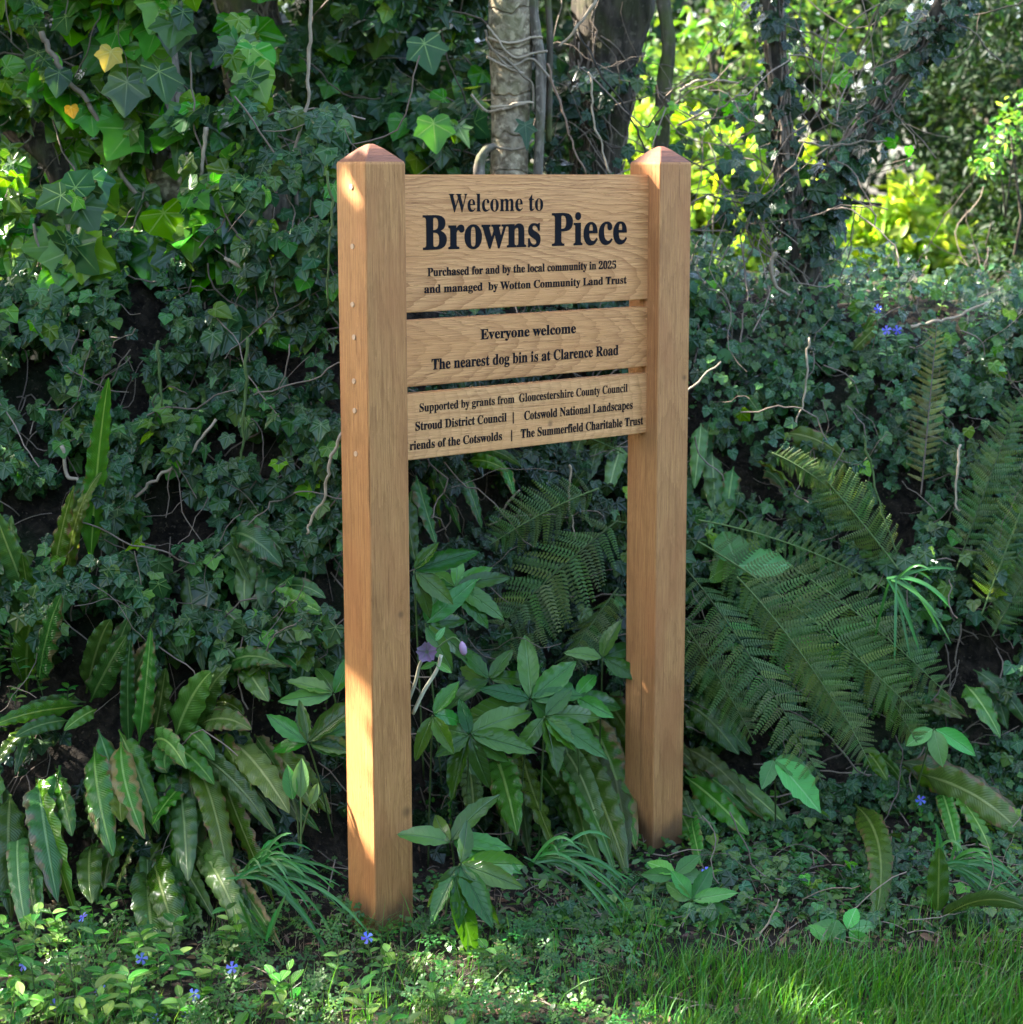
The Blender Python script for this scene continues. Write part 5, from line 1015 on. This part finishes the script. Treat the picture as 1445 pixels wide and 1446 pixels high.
# ------------------------------------------------------------------ crowns out of view, added and shaped to throw the dappled shade
e1 = nrm(np.cross(SUN, [0, 0, 1.0])); e2 = np.cross(e1, SUN)
def pq(P): P = np.asarray(P); return P @ e1, P @ e2
FLECKS = []     # (point in the place, radius): gaps shaped in the crowns so that sun falls here
def signw(x, y, z): return np.array([cY * x - sY * y, sY * x + cY * y, z])
def gfleck(px, py, r, Y=None): FLECKS.append((ground(px, py) + np.array([0, -.05, .03]) if Y is None else at(px, py, Y), r))
for z in np.linspace(.20, .50, 8): FLECKS.append((signw(0, .045, z), .052))
FLECKS += [(signw(.03, .05, H1 + .03), .05), (signw(X2 + .0, .03, H2 + .01), .055), (signw(0, .08, 1.50), .03)]
for a in [(150, 1080, .055), (240, 1040, .065), (235, 1100, .045), (345, 1025, .05), (10, 1000, .07), (185, 1060, .05), (120, 1180, .04), (310, 1170, .03), (70, 1110, .035), (20, 1200, .03), (405, 1100, .03), (650, 1380, .05), (700, 1400, .05), (620, 1345, .03), (640, 1260, .035), (1120, 1405, .075), (1160, 1425, .06), (1080, 1395, .05), (860, 1430, .06), (920, 1440, .05),
          (500, 1440, .07), (30, 1440, .06), (5, 1360, .04), (240, 410, .06), (265, 380, .05), (140, 300, .06), (60, 220, .07), (350, 250, .05), (420, 330, .04), (90, 420, .05), (200, 500, .03), (40, 560, .04), (330, 560, .03), (120, 700, .03), (380, 700, .025), (1050, 500, .04), (1180, 560, .03), (1380, 520, .04), (1340, 700, .03), (1100, 420, .05), (1330, 420, .08), (1230, 425, .06)]: gfleck(*a)
for a in [(1180, 440, .05), (1290, 440, .05), (1400, 430, .06), (1050, 380, .04), (300, 1180, .025), (80, 1150, .03), (1010, 1350, .04), (760, 1420, .04), (590, 1420, .04), (150, 850, .02), (60, 900, .03), (1250, 1400, .03), (1350, 990, .02), (1400, 1130, .02)]: gfleck(*a)
for a in [(720, 120, .05, 1.4), (735, 200, .035, 1.4), (710, 30, .04, 1.4), (20, 120, .07, 1.05), (200, 60, .05, .95), (130, 200, .05, 1.0), (320, 200, .05, .85), (420, 60, .06, 1.3), (560, 60, .05, 1.4), (380, 380, .03, .8), (1090, 330, .05, 1.5), (1250, 110, .05, 1.5), (960, 150, .1, 1.7), (1030, 30, .1, 1.7), (1300, 30, .08, 1.5), (470, 200, .07, .85), (560, 190, .05, 1.3), (610, 170, .05, 1.35), (700, 60, .04, 1.4), (30, 30, .08, 1.0), (150, 60, .05, 1.0), (170, 190, .05, .95), (1130, 60, .12, 1.7), (1180, 120, .10, 1.7), (990, 90, .10, 1.7), (900, 60, .08, 1.6), (820, 110, .06, 1.3), (850, 30, .06, 1.3), (60, 260, .06, 1.1), (700, 230, .03, 1.4), (10, 370, .06, 1.0)]: gfleck(*a)
FLECKS += [(at(x_, y_, 4.1), r_) for x_, y_, r_ in ((1230, 320, .5), (1320, 370, .4), (1000, 270, .45), (900, 220, .35), (1080, 230, .3), (1180, 100, .3), (1000, 80, .3))]
FP = np.array([f[0] for f in FLECKS]); FR = np.array([f[1] for f in FLECKS]); fp, fq = pq(FP)
def crown_shade_leaves(n, seed, t0, t1):
    rs = np.random.default_rng(seed)
    tgt = np.stack([rs.uniform(-2.0, 2.3, n), rs.uniform(-1.1, 1.9, n), rs.uniform(0, 2.2, n)], -1); P = tgt + SUN * rs.uniform(t0, t1, n)[:, None]
    # shading leaves are kept only out of view and above head height
    x, y = topix(P); ok = (P[:, 2] > 2.25) & ~((y > -90) & (x > -150) & (x < 1600)); P = P[ok]
    p, q = pq(P); ok = np.ones(len(P), bool)
    for a, b, r in zip(fp, fq, FR): ok &= (p - a) ** 2 + (q - b) ** 2 > (r + .035) ** 2
    P = P[ok]
    zz = np.concatenate([rs.uniform(.62, 1.45, 420), rs.uniform(-.02, .10, 80), rs.uniform(.6, 1.4, 260)]); xx = np.concatenate([np.zeros(500), np.full(260, X2)])  # extra leaves added to shade the posts' left faces
    Q = np.array([signw(a, rs.uniform(-.01, .11), b) for a, b in zip(xx, zz)]) + SUN * rs.uniform(t0, t1, len(zz))[:, None]
    x, y = topix(Q); Q = Q[(Q[:, 2] > 2.25) & ~((y > -90) & (x > -150) & (x < 1600))]; P = np.vstack([P, Q])
    tg = np.stack([rs.uniform(.1, 2.0, 700), rs.uniform(-1.0, .3, 700), np.zeros(700)], -1); Q = tg + SUN * rs.uniform(4.0, 5.5, 700)[:, None]; a_, b_ = pq(Q); ok = np.ones(700, bool)  # more leaves added overhead to shade the lawn
    for a, b, r in zip(fp, fq, FR): ok &= (a_ - a) ** 2 + (b_ - b) ** 2 > (r + .035) ** 2
    P = np.vstack([P, Q[ok]]); N = len(P); return frames(P - 0, rs.normal(0, .5, (N, 3)) + SUN, rs.normal(0, 1, (N, 3)), rs.uniform(.06, .10, N))
for tr, lim, sd, (t0, t1), n in ((tA, 0, 200, (3.0, 5.0), 4200), (tM, 0, 201, (3.4, 5.6), 4200), (tC, 0, 202, (2.6, 4.5), 3000)):
    g = Geo(); g.inst(HEART, crown_shade_leaves(n, sd, t0, t1)); tag(g.build('crown', M_CANOPY, tr), kind='stuff')
